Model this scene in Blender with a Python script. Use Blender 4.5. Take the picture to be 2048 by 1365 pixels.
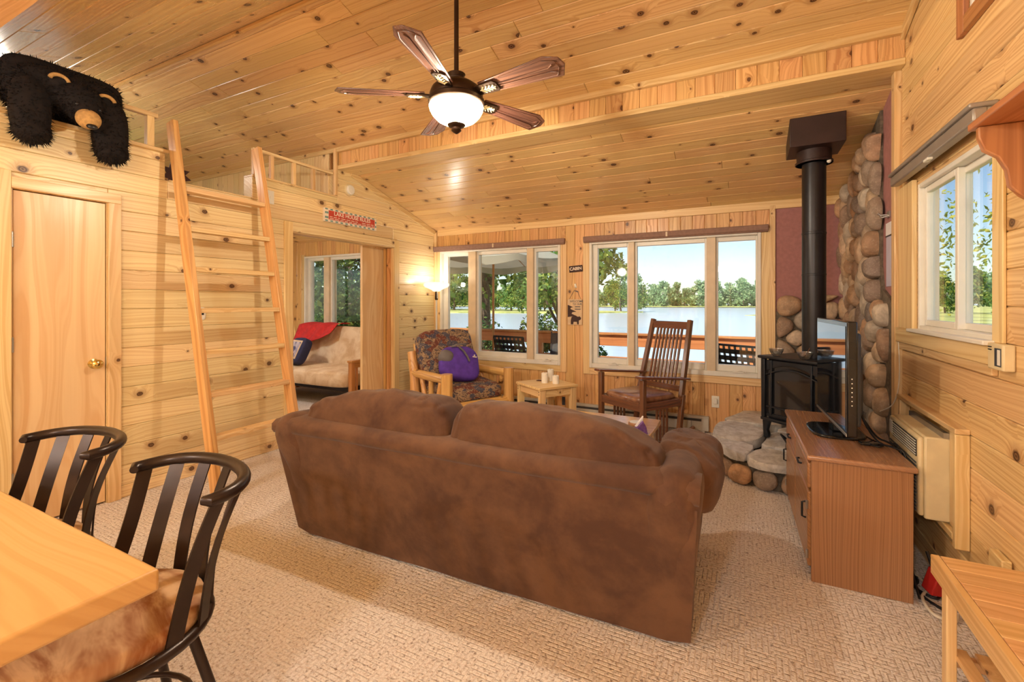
import bpy, bmesh, math, random
from mathutils import Vector, Matrix, Euler, noise as mnoise
R = math.radians
SC = bpy.context.scene
COL = SC.collection
for o in list(bpy.data.objects):
    bpy.data.objects.remove(o)

# ------------------------------------------------------------------ camera
cam_d = bpy.data.cameras.new('camera')
cam_d.sensor_width = 36.0
cam_d.lens = 16.0                       # 910 px on a 2048 px wide frame
cam_d.shift_y = -77.5 / 2048.0          # level camera, frame shifted down
cam_d.clip_start = 0.05
cam_d.clip_end = 3000
cam = bpy.data.objects.new('camera', cam_d)
COL.objects.link(cam)
cam.location = (0, 0, 1.35)
cam.rotation_euler = (R(90), 0, R(27.1))
SC.camera = cam

# ------------------------------------------------------------------ sky, sun, exposure
SUN_EL, SUN_AZ = R(50), R(200)          # azimuth of the direction the sunlight comes from, from +Y clockwise
world = bpy.data.worlds.new('sky')
SC.world = world
world.use_nodes = True
wn = world.node_tree
wn.nodes.clear()
sky = wn.nodes.new('ShaderNodeTexSky')
sky.sky_type = 'NISHITA'
sky.sun_disc = False
sky.sun_elevation = SUN_EL
sky.sun_rotation = SUN_AZ
sky.altitude = 200
sky.air_density = 1.0
sky.dust_density = 0.6
sky.ozone_density = 1.2
bg = wn.nodes.new('ShaderNodeBackground')
bg.inputs['Strength'].default_value = 0.115
out = wn.nodes.new('ShaderNodeOutputWorld')
wn.links.new(sky.outputs[0], bg.inputs['Color'])
wn.links.new(bg.outputs[0], out.inputs['Surface'])
sun_d = bpy.data.lights.new('sun', 'SUN')
sun_d.energy = 3.8
sun_d.angle = R(0.6)
sun_d.color = (1.0, 0.93, 0.82)
sun = bpy.data.objects.new('sun', sun_d)
COL.objects.link(sun)
sdir = Vector((math.sin(SUN_AZ) * math.cos(SUN_EL), math.cos(SUN_AZ) * math.cos(SUN_EL), math.sin(SUN_EL)))
sun.rotation_euler = sdir.to_track_quat('Z', 'Y').to_euler()
sun.location = sdir * 30
SC.view_settings.view_transform = 'Standard'
SC.view_settings.look = 'None'
SC.view_settings.gamma = 1.0
SC.view_settings.exposure = 0.6
SC.view_settings.use_curve_mapping = False
SC.cycles.max_bounces = 8
SC.cycles.diffuse_bounces = 4
SC.cycles.glossy_bounces = 2
SC.cycles.transmission_bounces = 4
SC.cycles.transparent_max_bounces = 8
FAN_W, LAMP_W, KITCHEN_FILL_W = 55.0, 6.0, 150.0

# ------------------------------------------------------------------ geometry helper
class G:
    def __init__(s):
        s.v = []; s.f = []
    def add(s, vs, fs):
        b = len(s.v)
        s.v += [tuple(v) for v in vs]
        s.f += [tuple(b + i for i in f) for f in fs]
        return s
    def box(s, x0, y0, z0, x1, y1, z1):
        vs = [(x0,y0,z0),(x1,y0,z0),(x1,y1,z0),(x0,y1,z0),(x0,y0,z1),(x1,y0,z1),(x1,y1,z1),(x0,y1,z1)]
        return s.add(vs, [(3,2,1,0),(4,5,6,7),(0,1,5,4),(1,2,6,5),(2,3,7,6),(3,0,4,7)])
    def obox(s, c, size, rot=(0,0,0)):
        m = Euler([R(a) for a in rot]).to_matrix() if not isinstance(rot, Matrix) else rot
        h = Vector(size) / 2
        vs = []
        for sx, sy, sz in ((-1,-1,-1),(1,-1,-1),(1,1,-1),(-1,1,-1),(-1,-1,1),(1,-1,1),(1,1,1),(-1,1,1)):
            vs.append(Vector(c) + m @ Vector((sx*h.x, sy*h.y, sz*h.z)))
        return s.add(vs, [(3,2,1,0),(4,5,6,7),(0,1,5,4),(1,2,6,5),(2,3,7,6),(3,0,4,7)])
    def beam(s, p0, p1, w, h, up=(0,0,1)):
        p0, p1 = Vector(p0), Vector(p1)
        d = (p1 - p0); L = d.length; d.normalize()
        a = Vector(up).cross(d)
        if a.length < 1e-4: a = Vector((1,0,0)).cross(d)
        a.normalize(); b = d.cross(a)
        m = Matrix((d, a, b)).transposed()
        return s.obox((p0 + p1) / 2, (L, w, h), m)
    def tube(s, pts, r, n=10, caps=True, closed=False):
        pts = [Vector(p) for p in pts]
        k = len(pts)
        rs = r if isinstance(r, (list, tuple)) else [r] * k
        tang = []
        for i in range(k):
            if closed:
                t = pts[(i+1) % k] - pts[i-1]
            else:
                t = pts[min(i+1, k-1)] - pts[max(i-1, 0)]
            tang.append(t.normalized())
        ref = Vector((0,0,1)) if abs(tang[0].z) < .9 else Vector((1,0,0))
        nrm = tang[0].cross(ref).normalized()
        b0 = len(s.v)
        for i in range(k):
            nrm = (nrm - tang[i] * nrm.dot(tang[i]))
            if nrm.length < 1e-6: nrm = tang[i].orthogonal()
            nrm.normalize()
            bi = tang[i].cross(nrm)
            for j in range(n):
                a = 2*math.pi*j/n
                s.v.append(tuple(pts[i] + (nrm*math.cos(a) + bi*math.sin(a)) * rs[i]))
        m = k if closed else k-1
        for i in range(m):
            i2 = (i+1) % k
            for j in range(n):
                j2 = (j+1) % n
                s.f.append((b0+i*n+j, b0+i*n+j2, b0+i2*n+j2, b0+i2*n+j))
        if caps and not closed:
            s.f.append(tuple(b0+j for j in reversed(range(n))))
            s.f.append(tuple(b0+(k-1)*n+j for j in range(n)))
        return s
    def cyl(s, p0, p1, r0, r1=None, n=14):
        return s.tube([p0, p1], [r0, r0 if r1 is None else r1], n)
    def lathe(s, prof, n=24, o=(0,0,0), m=None):
        b0 = len(s.v)
        o = Vector(o)
        for r, z in prof:
            for j in range(n):
                a = 2*math.pi*j/n
                p = Vector((r*math.cos(a), r*math.sin(a), z))
                if m: p = m @ p
                s.v.append(tuple(o + p))
        k = len(prof)
        for i in range(k-1):
            for j in range(n):
                j2 = (j+1) % n
                s.f.append((b0+i*n+j, b0+i*n+j2, b0+(i+1)*n+j2, b0+(i+1)*n+j))
        if prof[0][0] > 1e-5: s.f.append(tuple(b0+j for j in reversed(range(n))))
        if prof[-1][0] > 1e-5: s.f.append(tuple(b0+(k-1)*n+j for j in range(n)))
        return s
    def prism(s, poly, z0, z1, m=None, o=(0,0,0)):
        n = len(poly); o = Vector(o)
        vs = [Vector((x, y, z0)) for x, y in poly] + [Vector((x, y, z1)) for x, y in poly]
        if m: vs = [m @ v for v in vs]
        vs = [o + v for v in vs]
        fs = [tuple(reversed(range(n))), tuple(range(n, 2*n))]
        fs += [(i, (i+1) % n, n+(i+1) % n, n+i) for i in range(n)]
        return s.add(vs, fs)
    def grid(s, fn, nu, nv, wrap_u=False):
        b0 = len(s.v)
        for i in range(nu):
            for j in range(nv):
                s.v.append(tuple(fn(i/(nu if wrap_u else nu-1), j/(nv-1))))
        for i in range(nu if wrap_u else nu-1):
            i2 = (i+1) % nu
            for j in range(nv-1):
                s.f.append((b0+i*nv+j, b0+i2*nv+j, b0+i2*nv+j+1, b0+i*nv+j+1))
        return s
    def blob(s, c, size, e1=1.0, e2=1.0, nu=28, nv=16, rot=(0,0,0), amp=0, freq=6, seed=0):
        """superellipsoid: e below 1 is boxy, 1 is an ellipsoid; amp adds soft lumps"""
        m = Euler([R(a) for a in rot]).to_matrix()
        def sg(w, e): return math.copysign(abs(w)**e, w)
        b0 = len(s.v)
        for i in range(nv+1):
            ph = -math.pi/2 + math.pi*i/nv
            for j in range(nu):
                th = 2*math.pi*j/nu
                p = Vector((size[0]/2*sg(math.cos(ph), e1)*sg(math.cos(th), e2),
                            size[1]/2*sg(math.cos(ph), e1)*sg(math.sin(th), e2),
                            size[2]/2*sg(math.sin(ph), e1)))
                if amp:
                    q = p * freq + Vector((seed*7.1, seed*3.3, seed*1.7))
                    p += p.normalized() * amp * mnoise.noise(q)
                s.v.append(tuple(Vector(c) + m @ p))
        for i in range(nv):
            for j in range(nu):
                j2 = (j+1) % nu
                s.f.append((b0+i*nu+j, b0+i*nu+j2, b0+(i+1)*nu+j2, b0+(i+1)*nu+j))
        return s
    def mesh(s, name, smooth=None):
        me = bpy.data.meshes.new(name)
        me.from_pydata(s.v, [], s.f)
        if smooth is not None:
            me.polygons.foreach_set('use_smooth', [True] * len(me.polygons))
            if smooth < 180: me.set_sharp_from_angle(angle=R(smooth))
        me.update()
        return me
    def obj(s, name, mat, parent=None, bevel=0, smooth=None, seg=2, loc=None, rot=None, weld=False):
        me = s.mesh(name, smooth if not bevel else 40)
        if weld:
            bm = bmesh.new(); bm.from_mesh(me)
            bmesh.ops.remove_doubles(bm, verts=bm.verts, dist=1e-5)
            bm.to_mesh(me); bm.free()
        o = bpy.data.objects.new(name, me)
        COL.objects.link(o)
        if isinstance(mat, WoodFam):
            ext = [max(v[i] for v in s.v)-min(v[i] for v in s.v) for i in range(3)]
            mat = mat.get('XYZ'[ext.index(max(ext))])
        if mat: me.materials.append(mat)
        if parent: o.parent = parent
        if bevel:
            b = o.modifiers.new('edge', 'BEVEL')
            b.width = bevel; b.segments = seg; b.limit_method = 'ANGLE'; b.angle_limit = R(35)
        if loc: o.location = loc
        if rot: o.rotation_euler = [R(a) for a in rot]
        return o

def tag(o, label, cat=None, group=None, kind=None):
    o['label'] = label
    if cat: o['category'] = cat
    if group: o['group'] = group
    if kind: o['kind'] = kind
    return o
def empty(name, loc=(0,0,0), rz=0, label=None, cat=None, group=None, kind=None):
    o = bpy.data.objects.new(name, None)
    o.empty_display_size = .1
    COL.objects.link(o)
    o.location = loc; o.rotation_euler = (0, 0, R(rz))
    if label: tag(o, label, cat, group, kind)
    return o
def copy_tree(o, parent=None, loc=None, rz=None):
    c = o.copy(); COL.objects.link(c)
    if parent is not None: c.parent = parent
    if loc is not None: c.location = loc
    if rz is not None: c.rotation_euler = (0, 0, R(rz))
    for ch in list(o.children): copy_tree(ch, c)
    return c

# ------------------------------------------------------------------ materials
def srgb(r, g, b):
    f = lambda c: c/12.92 if c <= .04045 else ((c+.055)/1.055)**2.4
    return (f(r/255), f(g/255), f(b/255), 1)
class NT:
    def __init__(s, name):
        s.m = bpy.data.materials.new(name); s.m.use_nodes = True
        s.t = s.m.node_tree; s.t.nodes.clear()
        s.out = s.t.nodes.new('ShaderNodeOutputMaterial')
    def n(s, typ, ins=None, **kw):
        nd = s.t.nodes.new('ShaderNode' + typ)
        for k, v in kw.items(): setattr(nd, k, v)
        for k, v in (ins or {}).items():
            sk = nd.inputs[k]
            if isinstance(v, bpy.types.NodeSocket): s.t.links.new(v, sk)
            elif isinstance(v, bpy.types.Node): s.t.links.new(v.outputs[0], sk)
            else: sk.default_value = v
        return nd
    def math(s, op, a, b=0.0, c=None, clamp=False):
        ins = {0: a, 1: b}
        if c is not None: ins[2] = c
        return s.n('Math', ins, operation=op, use_clamp=clamp).outputs[0]
    def vmath(s, op, a, b=(0,0,0)):
        return s.n('VectorMath', {0: a, 1: b}, operation=op).outputs[0]
    def mix(s, fac, a, b, blend='MIX'):
        nd = s.n('Mix', {0: fac, 6: a, 7: b}, data_type='RGBA', blend_type=blend)
        return nd.outputs[2]
    def rng(s, v, a, b, c=0.0, d=1.0, smooth=True):
        nd = s.n('MapRange', {0: v, 1: a, 2: b, 3: c, 4: d})
        if smooth: nd.interpolation_type = 'SMOOTHSTEP'
        return nd.outputs[0]
    def noise(s, vec, scale=5, detail=3, rough=.5, dist=0.0, col=False):
        nd = s.n('TexNoise', {'Vector': vec, 'Scale': scale, 'Detail': detail, 'Roughness': rough, 'Distortion': dist})
        return nd.outputs[1 if col else 0]
    def surf(s, sh):
        s.t.links.new(sh.outputs[0] if isinstance(sh, bpy.types.Node) else sh, s.out.inputs[0]); return s.m
    def pbr(s, **k):
        ins = {}
        for a, b in k.items():
            ins[{'col':'Base Color','rough':'Roughness','metal':'Metallic','nrm':'Normal','coat':'Coat Weight','coatr':'Coat Roughness',
                 'spec':'Specular IOR Level','sheen':'Sheen Weight','emit':'Emission Color','emits':'Emission Strength','trans':'Transmission Weight','sss':'Subsurface Weight','alpha':'Alpha'}[a]] = b
        return s.n('BsdfPrincipled', ins)
    def bump(s, h, strength=.3, dist=.01):
        return s.n('Bump', {'Height': h, 'Strength': strength, 'Distance': dist}).outputs[0]
    def obj(s): return s.n('TexCoord').outputs['Object']

def plain(name, col, rough=.5, metal=0.0, var=.06, scale=9, spec=.5, coat=0.0, bump=0.0):
    t = NT(name); p = t.obj()
    nz = t.noise(p, scale, 4)
    c = t.mix(t.rng(nz, .3, .7), tuple(x*(1-var*2) for x in col[:3]) + (1,), tuple(min(1, x*(1+var)) for x in col[:3]) + (1,))
    k = dict(col=c, rough=rough, metal=metal, spec=spec, coat=coat)
    if bump: k['nrm'] = t.bump(t.noise(p, scale*6, 3), bump, .004)
    return t.surf(t.pbr(**k))

class WoodFam:
    def __init__(s, *a, **k): s.a = a; s.k = k; s.c = {}
    def get(s, ax):
        if ax not in s.c:
            k = dict(s.k); k['axis'] = ax
            s.c[ax] = wood_mat(s.a[0] + ' ' + ax, *s.a[1:], **k)
        return s.c[ax]
def wood(*a, **k): return WoodFam(*a, **k)
def wood_mat(name, light, dark, knots=.5, rough=.36, axis='X', coat=.12, grain=46, var=.16, knot_size=1.0, knot_col=(70,32,12), spec=.5):
    """sawn timber: grain along the local axis, bands that bend round the knots, every object shifted by its own random offset"""
    t = NT(name)
    p = t.obj()
    sp = t.n('SeparateXYZ', {0: p})
    xyz = {'X': (0,1,2), 'Y': (1,2,0), 'Z': (2,0,1)}[axis]
    rnd = t.n('ObjectInfo').outputs['Random']
    x = t.math('ADD', sp.outputs[xyz[0]], t.math('MULTIPLY', rnd, 53.0))
    y = t.math('ADD', sp.outputs[xyz[1]], t.math('MULTIPLY', rnd, 29.7))
    z = t.math('ADD', sp.outputs[xyz[2]], t.math('MULTIPLY', rnd, 17.3))
    y = t.math('ADD', y, t.math('MULTIPLY', z, .8))
    vec = t.n('CombineXYZ', {0: x, 1: y, 2: z}).outputs[0]
    wob = t.noise(t.vmath('MULTIPLY', vec, (.9, 5.0, 5.0)), 1.0, 1)
    g = t.math('ADD', t.math('MULTIPLY', y, float(grain)), t.math('MULTIPLY', wob, 7.0))
    if knots > 0:
        vo = t.n('TexVoronoi', {'Vector': t.vmath('MULTIPLY', vec, (.8, 1, 0)), 'Scale': 5.6}, voronoi_dimensions='2D')
        d = vo.outputs['Distance']
        cs = t.n('SeparateColor', {0: vo.outputs['Color']})
        gate = t.math('GREATER_THAN', cs.outputs[0], 1.0 - knots)
        rad = t.math('MULTIPLY_ADD', cs.outputs[1], .075*knot_size, .022*knot_size)
        dn = t.math('ADD', d, t.math('MULTIPLY', t.math('SUBTRACT', t.noise(vec, 60, 0), .5), .03))
        q = t.math('DIVIDE', dn, rad)
        kmask = t.math('MULTIPLY', t.rng(q, 1.0, .72), gate)
        halo = t.math('MULTIPLY', t.rng(q, 2.6, .9), gate)
        bend = t.math('MULTIPLY', t.math('DIVIDE', 1.0, t.math('ADD', .35, t.math('MULTIPLY', q, t.math('MULTIPLY', q, .22)))), gate)
        g = t.math('ADD', g, t.math('MULTIPLY', bend, 2.2))
    w1 = t.n('TexNoise', {'W': g, 'Scale': 1.0, 'Detail': 2.0, 'Roughness': .6}, noise_dimensions='1D').outputs[0]
    fine = t.noise(t.vmath('MULTIPLY', vec, (3.0, 160.0, 160.0)), 1.0, 0)
    gm = t.math('ADD', t.math('MULTIPLY', t.rng(w1, .36, .68), .8), t.math('MULTIPLY', fine, .2))
    c = t.mix(gm, light, dark)
    big = t.noise(t.vmath('MULTIPLY', vec, (1.2, 3, 3)), 1.0, 0)
    val = t.math('ADD', t.math('MULTIPLY', t.math('SUBTRACT', rnd, .5), var), t.math('MULTIPLY_ADD', big, .22, .89))
    hs = t.n('HueSaturation', {'Hue': t.math('MULTIPLY_ADD', t.math('FRACT', t.math('MULTIPLY', rnd, 7.7)), .016, .492), 'Saturation': 1.0, 'Value': val, 'Color': c})
    c = hs.outputs[0]
    if knots > 0:
        kc = tuple(srgb(*knot_col))
        c = t.mix(t.math('MULTIPLY', halo, .42), c, srgb(min(255, knot_col[0]+80), knot_col[1]+52, knot_col[2]+22))
        ring = t.math('MULTIPLY_ADD', t.math('SINE', t.math('MULTIPLY', q, 14.0)), .18, .82)
        c = t.mix(t.math('MULTIPLY', kmask, ring), c, kc)
    return t.surf(t.pbr(col=c, rough=t.math('MULTIPLY_ADD', gm, .12, rough-.05), coat=coat, coatr=.22, spec=spec))

M = {}
M['pine'] = wood('pine boards', srgb(240,206,150), srgb(212,166,108), .4, knot_size=1.4, grain=72)
M['pine_ceiling'] = wood('ceiling pine', srgb(238,204,146), srgb(210,164,104), .42, grain=64, rough=.28, coat=.3, knot_size=1.5)
M['pine_left'] = wood('pale pine boards', srgb(244,222,172), srgb(224,192,138), .4, knot_size=1.4, grain=64)
M['pine_vertical'] = wood('orange pine boards', srgb(234,190,130), srgb(204,150,92), .42, knot_size=1.2)
M['pine_trim'] = wood('pine trim', srgb(240,210,156), srgb(218,178,120), .2, knot_size=.6)
M['pine_furn'] = wood('pine furniture', srgb(242,210,156), srgb(220,176,116), .2, axis='X', knot_size=.6, rough=.4)
M['pine_furn_z'] = wood('pine posts', srgb(242,210,156), srgb(220,176,116), .2, axis='Z', knot_size=.6, rough=.4)
M['log'] = wood('peeled log', srgb(236,188,118), srgb(202,144,78), .25, axis='X', rough=.35, coat=.3)
M['birch'] = wood('birch door skin', srgb(238,208,158), srgb(222,182,128), 0, axis='Z', grain=24, rough=.38, coat=.15)
M['oak'] = wood('oak veneer', srgb(172,124,88), srgb(142,98,66), 0, axis='Z', grain=150, rough=.4, coat=.1)
M['oak_top'] = wood('oak veneer top', srgb(178,136,102), srgb(150,108,76), 0, axis='Y', grain=150, rough=.3, coat=.35)
M['oak_y'] = wood('oak drawer front', srgb(182,126,82), srgb(150,98,60), 0, axis='Y', grain=80, rough=.34, coat=.3)
M['mission'] = wood('dark stained oak', srgb(132,84,56), srgb(96,58,38), 0, axis='Z', grain=70, rough=.28, coat=.6)
M['futon_wood'] = wood('futon arm oak', srgb(214,150,88), srgb(176,112,60), 0, axis='Z', grain=60)
M['table'] = wood('maple table top', srgb(212,164,106), srgb(202,152,94), 0, axis='X', grain=34, rough=.36, coat=.3)
M['coffee'] = wood('honey table top', srgb(230,178,112), srgb(204,144,80), .1, axis='X', grain=26, rough=.2, coat=.6)
M['bench'] = wood('bench wood', srgb(232,188,132), srgb(210,160,104), .1, axis='Y', grain=40, rough=.34, coat=.3)
M['cedar'] = wood('stained deck cedar', srgb(214,144,84), srgb(182,112,62), .15, axis='X', rough=.5, coat=0)
M['ladder'] = wood('fir ladder rail', srgb(230,180,118), srgb(204,146,86), .14, axis='X', knot_size=.5)
M['bracket'] = wood('red stained bracket', srgb(192,128,82), srgb(162,100,60), .2, axis='Z', rough=.4)
M['fan_blade'] = wood('fan blade walnut', srgb(120,82,66), srgb(84,54,44), 0, axis='X', grain=60, rough=.3, coat=.5)
M['driftwood'] = wood('door edge pine', srgb(226,172,106), srgb(190,130,70), .1, axis='Z', knot_size=.6)
M['white'] = plain('white vinyl', srgb(236,232,222), .35, var=.02)
M['almond'] = plain('almond window frame', srgb(222,200,168), .4, var=.04)  # white vinyl with the mullions' shade put into its colour
M['white_plastic'] = plain('white plastic', srgb(238,234,222), .4, var=.02)
M['cream_plastic'] = plain('aged cream plastic', srgb(226,208,166), .45, var=.05)
M['bronze'] = plain('dark bronze', srgb(72,54,42), .38, .7, var=.1)
M['black_iron'] = plain('black cast iron', srgb(34,36,42), .42, .3, var=.15, bump=.15)
M['black_pipe'] = plain('black stove pipe', srgb(38,36,40), .34, .4, var=.1)
M['brown_box'] = plain('dark brown painted metal', srgb(56,38,36), .45, .2, var=.1)
M['black_plastic'] = plain('black plastic', srgb(16,17,20), .22, var=.1, coat=.4)
M['gray_plastic'] = plain('dark grey plastic', srgb(66,70,78), .4, var=.08)
M['chair_metal'] = plain('dark powder coated steel', srgb(58,46,42), .32, .55, var=.1)
M['steel'] = plain('brushed steel', srgb(190,190,188), .3, .9, var=.05)
M['brass'] = plain('polished brass', srgb(232,206,130), .16, 1.0, var=.03)
M['heater'] = plain('grey enamel', srgb(196,190,178), .45, var=.03)
M['heater_dark'] = plain('heater slot', srgb(52,50,50), .6)
M['maroon'] = plain('maroon wall paint', srgb(172,120,118), .75, var=.05, scale=30, bump=.1)
M['paper'] = plain('pale blue paper', srgb(196,192,214), .8, var=.02)
M['bluewhite'] = plain('white porcelain', srgb(236,236,236), .25, var=.02)
M['candle'] = plain('white wax', srgb(246,240,226), .5, var=.02)
M['red_cloth'] = plain('red throw', srgb(206,46,44), .85, var=.08, scale=20, bump=.4)
M['blind'] = plain('mauve fabric blind', srgb(150,118,104), .8, var=.06, scale=40)
M['blind_gray'] = plain('grey metal valance', srgb(160,150,140), .35, .3, var=.04)
M['bear_tan'] = plain('tan plush', srgb(196,152,92), .9, var=.1, scale=60, bump=.5)
M['nose'] = plain('black nose', srgb(34,32,34), .35)
M['mortar'] = plain('grey mortar', srgb(112,100,86), .9, var=.2, scale=30, bump=.6)
M['red_plastic'] = plain('red plug', srgb(196,44,40), .45)
M['white_cord'] = plain('white cord', srgb(228,218,200), .5)
M['black_cord'] = plain('black cord', srgb(22,22,26), .5)
M['roof'] = plain('roof sheathing', srgb(150,120,90), .8)
M['strap_green'] = plain('pale green strap', srgb(196,214,208), .5)
M['strap_black'] = plain('black strap', srgb(24,28,28), .5)
M['ring_brown'] = plain('carved brown', srgb(96,56,36), .6, var=.15)
M['sign_cream'] = plain('sign cream', srgb(226,198,160), .7, var=.05, scale=20)
M['sign_brown'] = plain('sign dark brown', srgb(66,42,40), .7, var=.1)
M['sign_red'] = plain('sign red', srgb(206,74,56), .6, var=.08, scale=20)
M['sign_white'] = plain('sign white', srgb(246,232,214), .6, var=.02)
M['sign_teal'] = plain('sign teal', srgb(112,156,152), .6, var=.06, scale=30)
M['purple'] = plain('purple fleece', srgb(92,58,170), .8, var=.1, scale=18, bump=.25)
M['strap_gray'] = plain('grey strap', srgb(110,104,104), .7)
M['pillow_blue'] = plain('navy pillow', srgb(44,48,84), .85, var=.1)
M['black_metal_leaf'] = plain('dark red rusted metal', srgb(70,30,24), .6, .3, var=.2)
M['rattan'] = plain('bent ash frame', srgb(172,116,64), .5, var=.15)
M['dark_web'] = plain('dark rawhide lacing', srgb(60,40,28), .6)
M['tissue'] = plain('tissue', srgb(240,236,240), .9)
M['book_teal'] = plain('teal book', srgb(90,130,136), .6)
M['book_red'] = plain('red book', srgb(150,60,50), .6)
M['fridge'] = plain('tissue box purple', srgb(120,80,150), .6, var=.2, scale=60)
M['black_cloth'] = plain('black mattress edge', srgb(38,36,44), .85)

def m_carpet():
    t = NT('berber carpet'); p = t.obj()
    br = t.n('TexBrick', {'Vector': p, 'Color1': (1,1,1,1), 'Color2': (.82,.82,.82,1), 'Mortar': (0,0,0,1), 'Scale': 1.0, 'Mortar Size': .005, 'Mortar Smooth': .9, 'Brick Width': .05, 'Row Height': .021}, offset=.5)
    br2 = t.n('TexBrick', {'Vector': t.n('Mapping', {0: p, 2: (0, 0, R(90))}), 'Color1': (1,1,1,1), 'Color2': (.8,.8,.8,1), 'Mortar': (0,0,0,1), 'Scale': 1.0, 'Mortar Size': .005, 'Mortar Smooth': .9, 'Brick Width': .05, 'Row Height': .021}, offset=.5)
    ck = t.n('TexChecker', {'Vector': p, 'Scale': 10.0, 'Color1': (0,0,0,1), 'Color2': (1,1,1,1)})
    weave = t.mix(ck.outputs[0], br.outputs[0], br2.outputs[0])
    tuft = t.noise(p, 190, 2)
    fleck = t.noise(p, 95, 2, .6)
    big = t.noise(p, 1.3, 3)
    c = t.mix(t.rng(tuft, .3, .7), srgb(222,212,206), srgb(249,244,242))
    c = t.mix(t.math('MULTIPLY', t.rng(fleck, .53, .64), .5), c, srgb(150,112,84))
    c = t.mix(t.math('MULTIPLY', t.rng(t.noise(t.vmath('ADD', p, (9, 4, 1)), 60, 2), .60, .68), .6), c, srgb(96,68,52))
    c = t.mix(t.rng(big, .3, .75, 0, .2), c, srgb(220,196,170))
    wv = t.n('RGBToBW', {0: weave}).outputs[0]
    c = t.mix(t.math('MULTIPLY', t.math('SUBTRACT', 1.0, wv), .15), c, srgb(160,132,108))
    h = t.math('ADD', t.math('MULTIPLY', wv, .8), t.math('MULTIPLY', tuft, .5))
    return t.surf(t.pbr(col=c, rough=.95, nrm=t.bump(h, .6, .008), sheen=.15, spec=.1))
M['carpet'] = m_carpet()
def m_suede():
    t = NT('brown suede'); p = t.obj()
    a = t.noise(p, 3.2, 5, .6, .6); b = t.noise(p, 14, 4, .6)
    f = t.math('ADD', t.math('MULTIPLY', a, .7), t.math('MULTIPLY', b, .3))
    c = t.mix(t.rng(f, .36, .66), srgb(76,48,34), srgb(107,74,51))
    return t.surf(t.pbr(col=c, rough=.78, sheen=.1, nrm=t.bump(t.noise(p, 90, 3), .12, .003), spec=.35))
M['suede'] = m_suede()
def m_pattern():
    t = NT('woven lodge pattern'); p = t.obj()
    p2 = t.vmath('MULTIPLY', p, (1, 1, 1.5))
    v1 = t.n('TexVoronoi', {'Vector': p2, 'Scale': 17.0, 'Randomness': 1.0}).outputs['Color']
    s1 = t.n('SeparateColor', {0: v1})
    n1 = t.noise(p2, 26, 4, .65, 1.2)
    c = t.mix(t.rng(n1, .36, .58), srgb(54,46,58), srgb(166,136,104))
    c = t.mix(t.math('GREATER_THAN', s1.outputs[0], .66), c, srgb(112,62,52))
    c = t.mix(t.math('MULTIPLY', t.math('GREATER_THAN', s1.outputs[1], .72), .85), c, srgb(64,72,92))
    c = t.mix(t.math('MULTIPLY', t.rng(t.noise(p2, 60, 3), .55, .66), .6), c, srgb(196,166,128))
    return t.surf(t.pbr(col=c, rough=.9, nrm=t.bump(n1, .2, .006)))
M['pattern'] = m_pattern()
def m_stone(name, cols, rough=.7):
    t = NT(name); p = t.obj()
    rnd = t.n('ObjectInfo').outputs['Random']
    ramp = t.n('ValToRGB', {0: rnd})
    el = ramp.color_ramp.elements
    el[0].position = 0; el[0].color = cols[0]
    el[1].position = 1; el[1].color = cols[-1]
    for i, c in enumerate(cols[1:-1], 1):
        e = el.new(i / (len(cols)-1)); e.color = c
    ramp.color_ramp.interpolation = 'LINEAR'
    pp = t.vmath('ADD', p, t.n('CombineXYZ', {0: t.math('MULTIPLY', rnd, 31.0), 1: t.math('MULTIPLY', rnd, 11.0), 2: 0.0}).outputs[0])
    a = t.noise(pp, 12, 5, .65, .5); b = t.noise(pp, 90, 3)
    c = t.mix(t.rng(a, .3, .7, .0, .55), ramp.outputs[0], srgb(96,80,66))
    c = t.mix(t.math('MULTIPLY', t.rng(b, .5, .75), .3), c, srgb(214,198,176))
    return t.surf(t.pbr(col=c, rough=rough, nrm=t.bump(t.math('ADD', a, t.math('MULTIPLY', b, .3)), .35, .012)))
M['river'] = m_stone('river stone', [srgb(190,146,112), srgb(216,186,152), srgb(146,130,120), srgb(208,162,122), srgb(232,216,194), srgb(132,122,118), srgb(202,158,120)])
M['flag'] = m_stone('flagstone', [srgb(206,208,214), srgb(222,218,212), srgb(188,192,202)], .42)
def m_glass():
    t = NT('window glass')
    fr = t.math('MULTIPLY_ADD', t.math('POWER', t.n('LayerWeight', {'Blend': .5}).outputs['Facing'], 5.0), .8, .03)
    tr = t.n('BsdfTransparent', {'Color': (.97,.985,.98,1)}); gl = t.n('BsdfGlossy', {'Color': (1,1,1,1), 'Roughness': .02})
    return t.surf(t.n('MixShader', {0: fr, 1: tr.outputs[0], 2: gl.outputs[0]}))
M['glass'] = m_glass()
def m_darkglass():
    t = NT('dark stove glass')
    return t.surf(t.pbr(col=(.012,.012,.014,1), rough=.08, coat=.6))
M['darkglass'] = m_darkglass()
def m_clear():
    t = NT('clear cut glass')
    fr = t.math('POWER', t.n('LayerWeight', {'Blend': .5}).outputs['Facing'], 3.0)
    tr = t.n('BsdfTransparent', {'Color': (.86,.88,.9,1)}); gl = t.n('BsdfGlossy', {'Color': (1,1,1,1), 'Roughness': .25})
    return t.surf(t.n('MixShader', {0: t.math('ADD', t.math('MULTIPLY', fr, .9), .3), 1: tr.outputs[0], 2: gl.outputs[0]}))
M['clear'] = m_clear()
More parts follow.
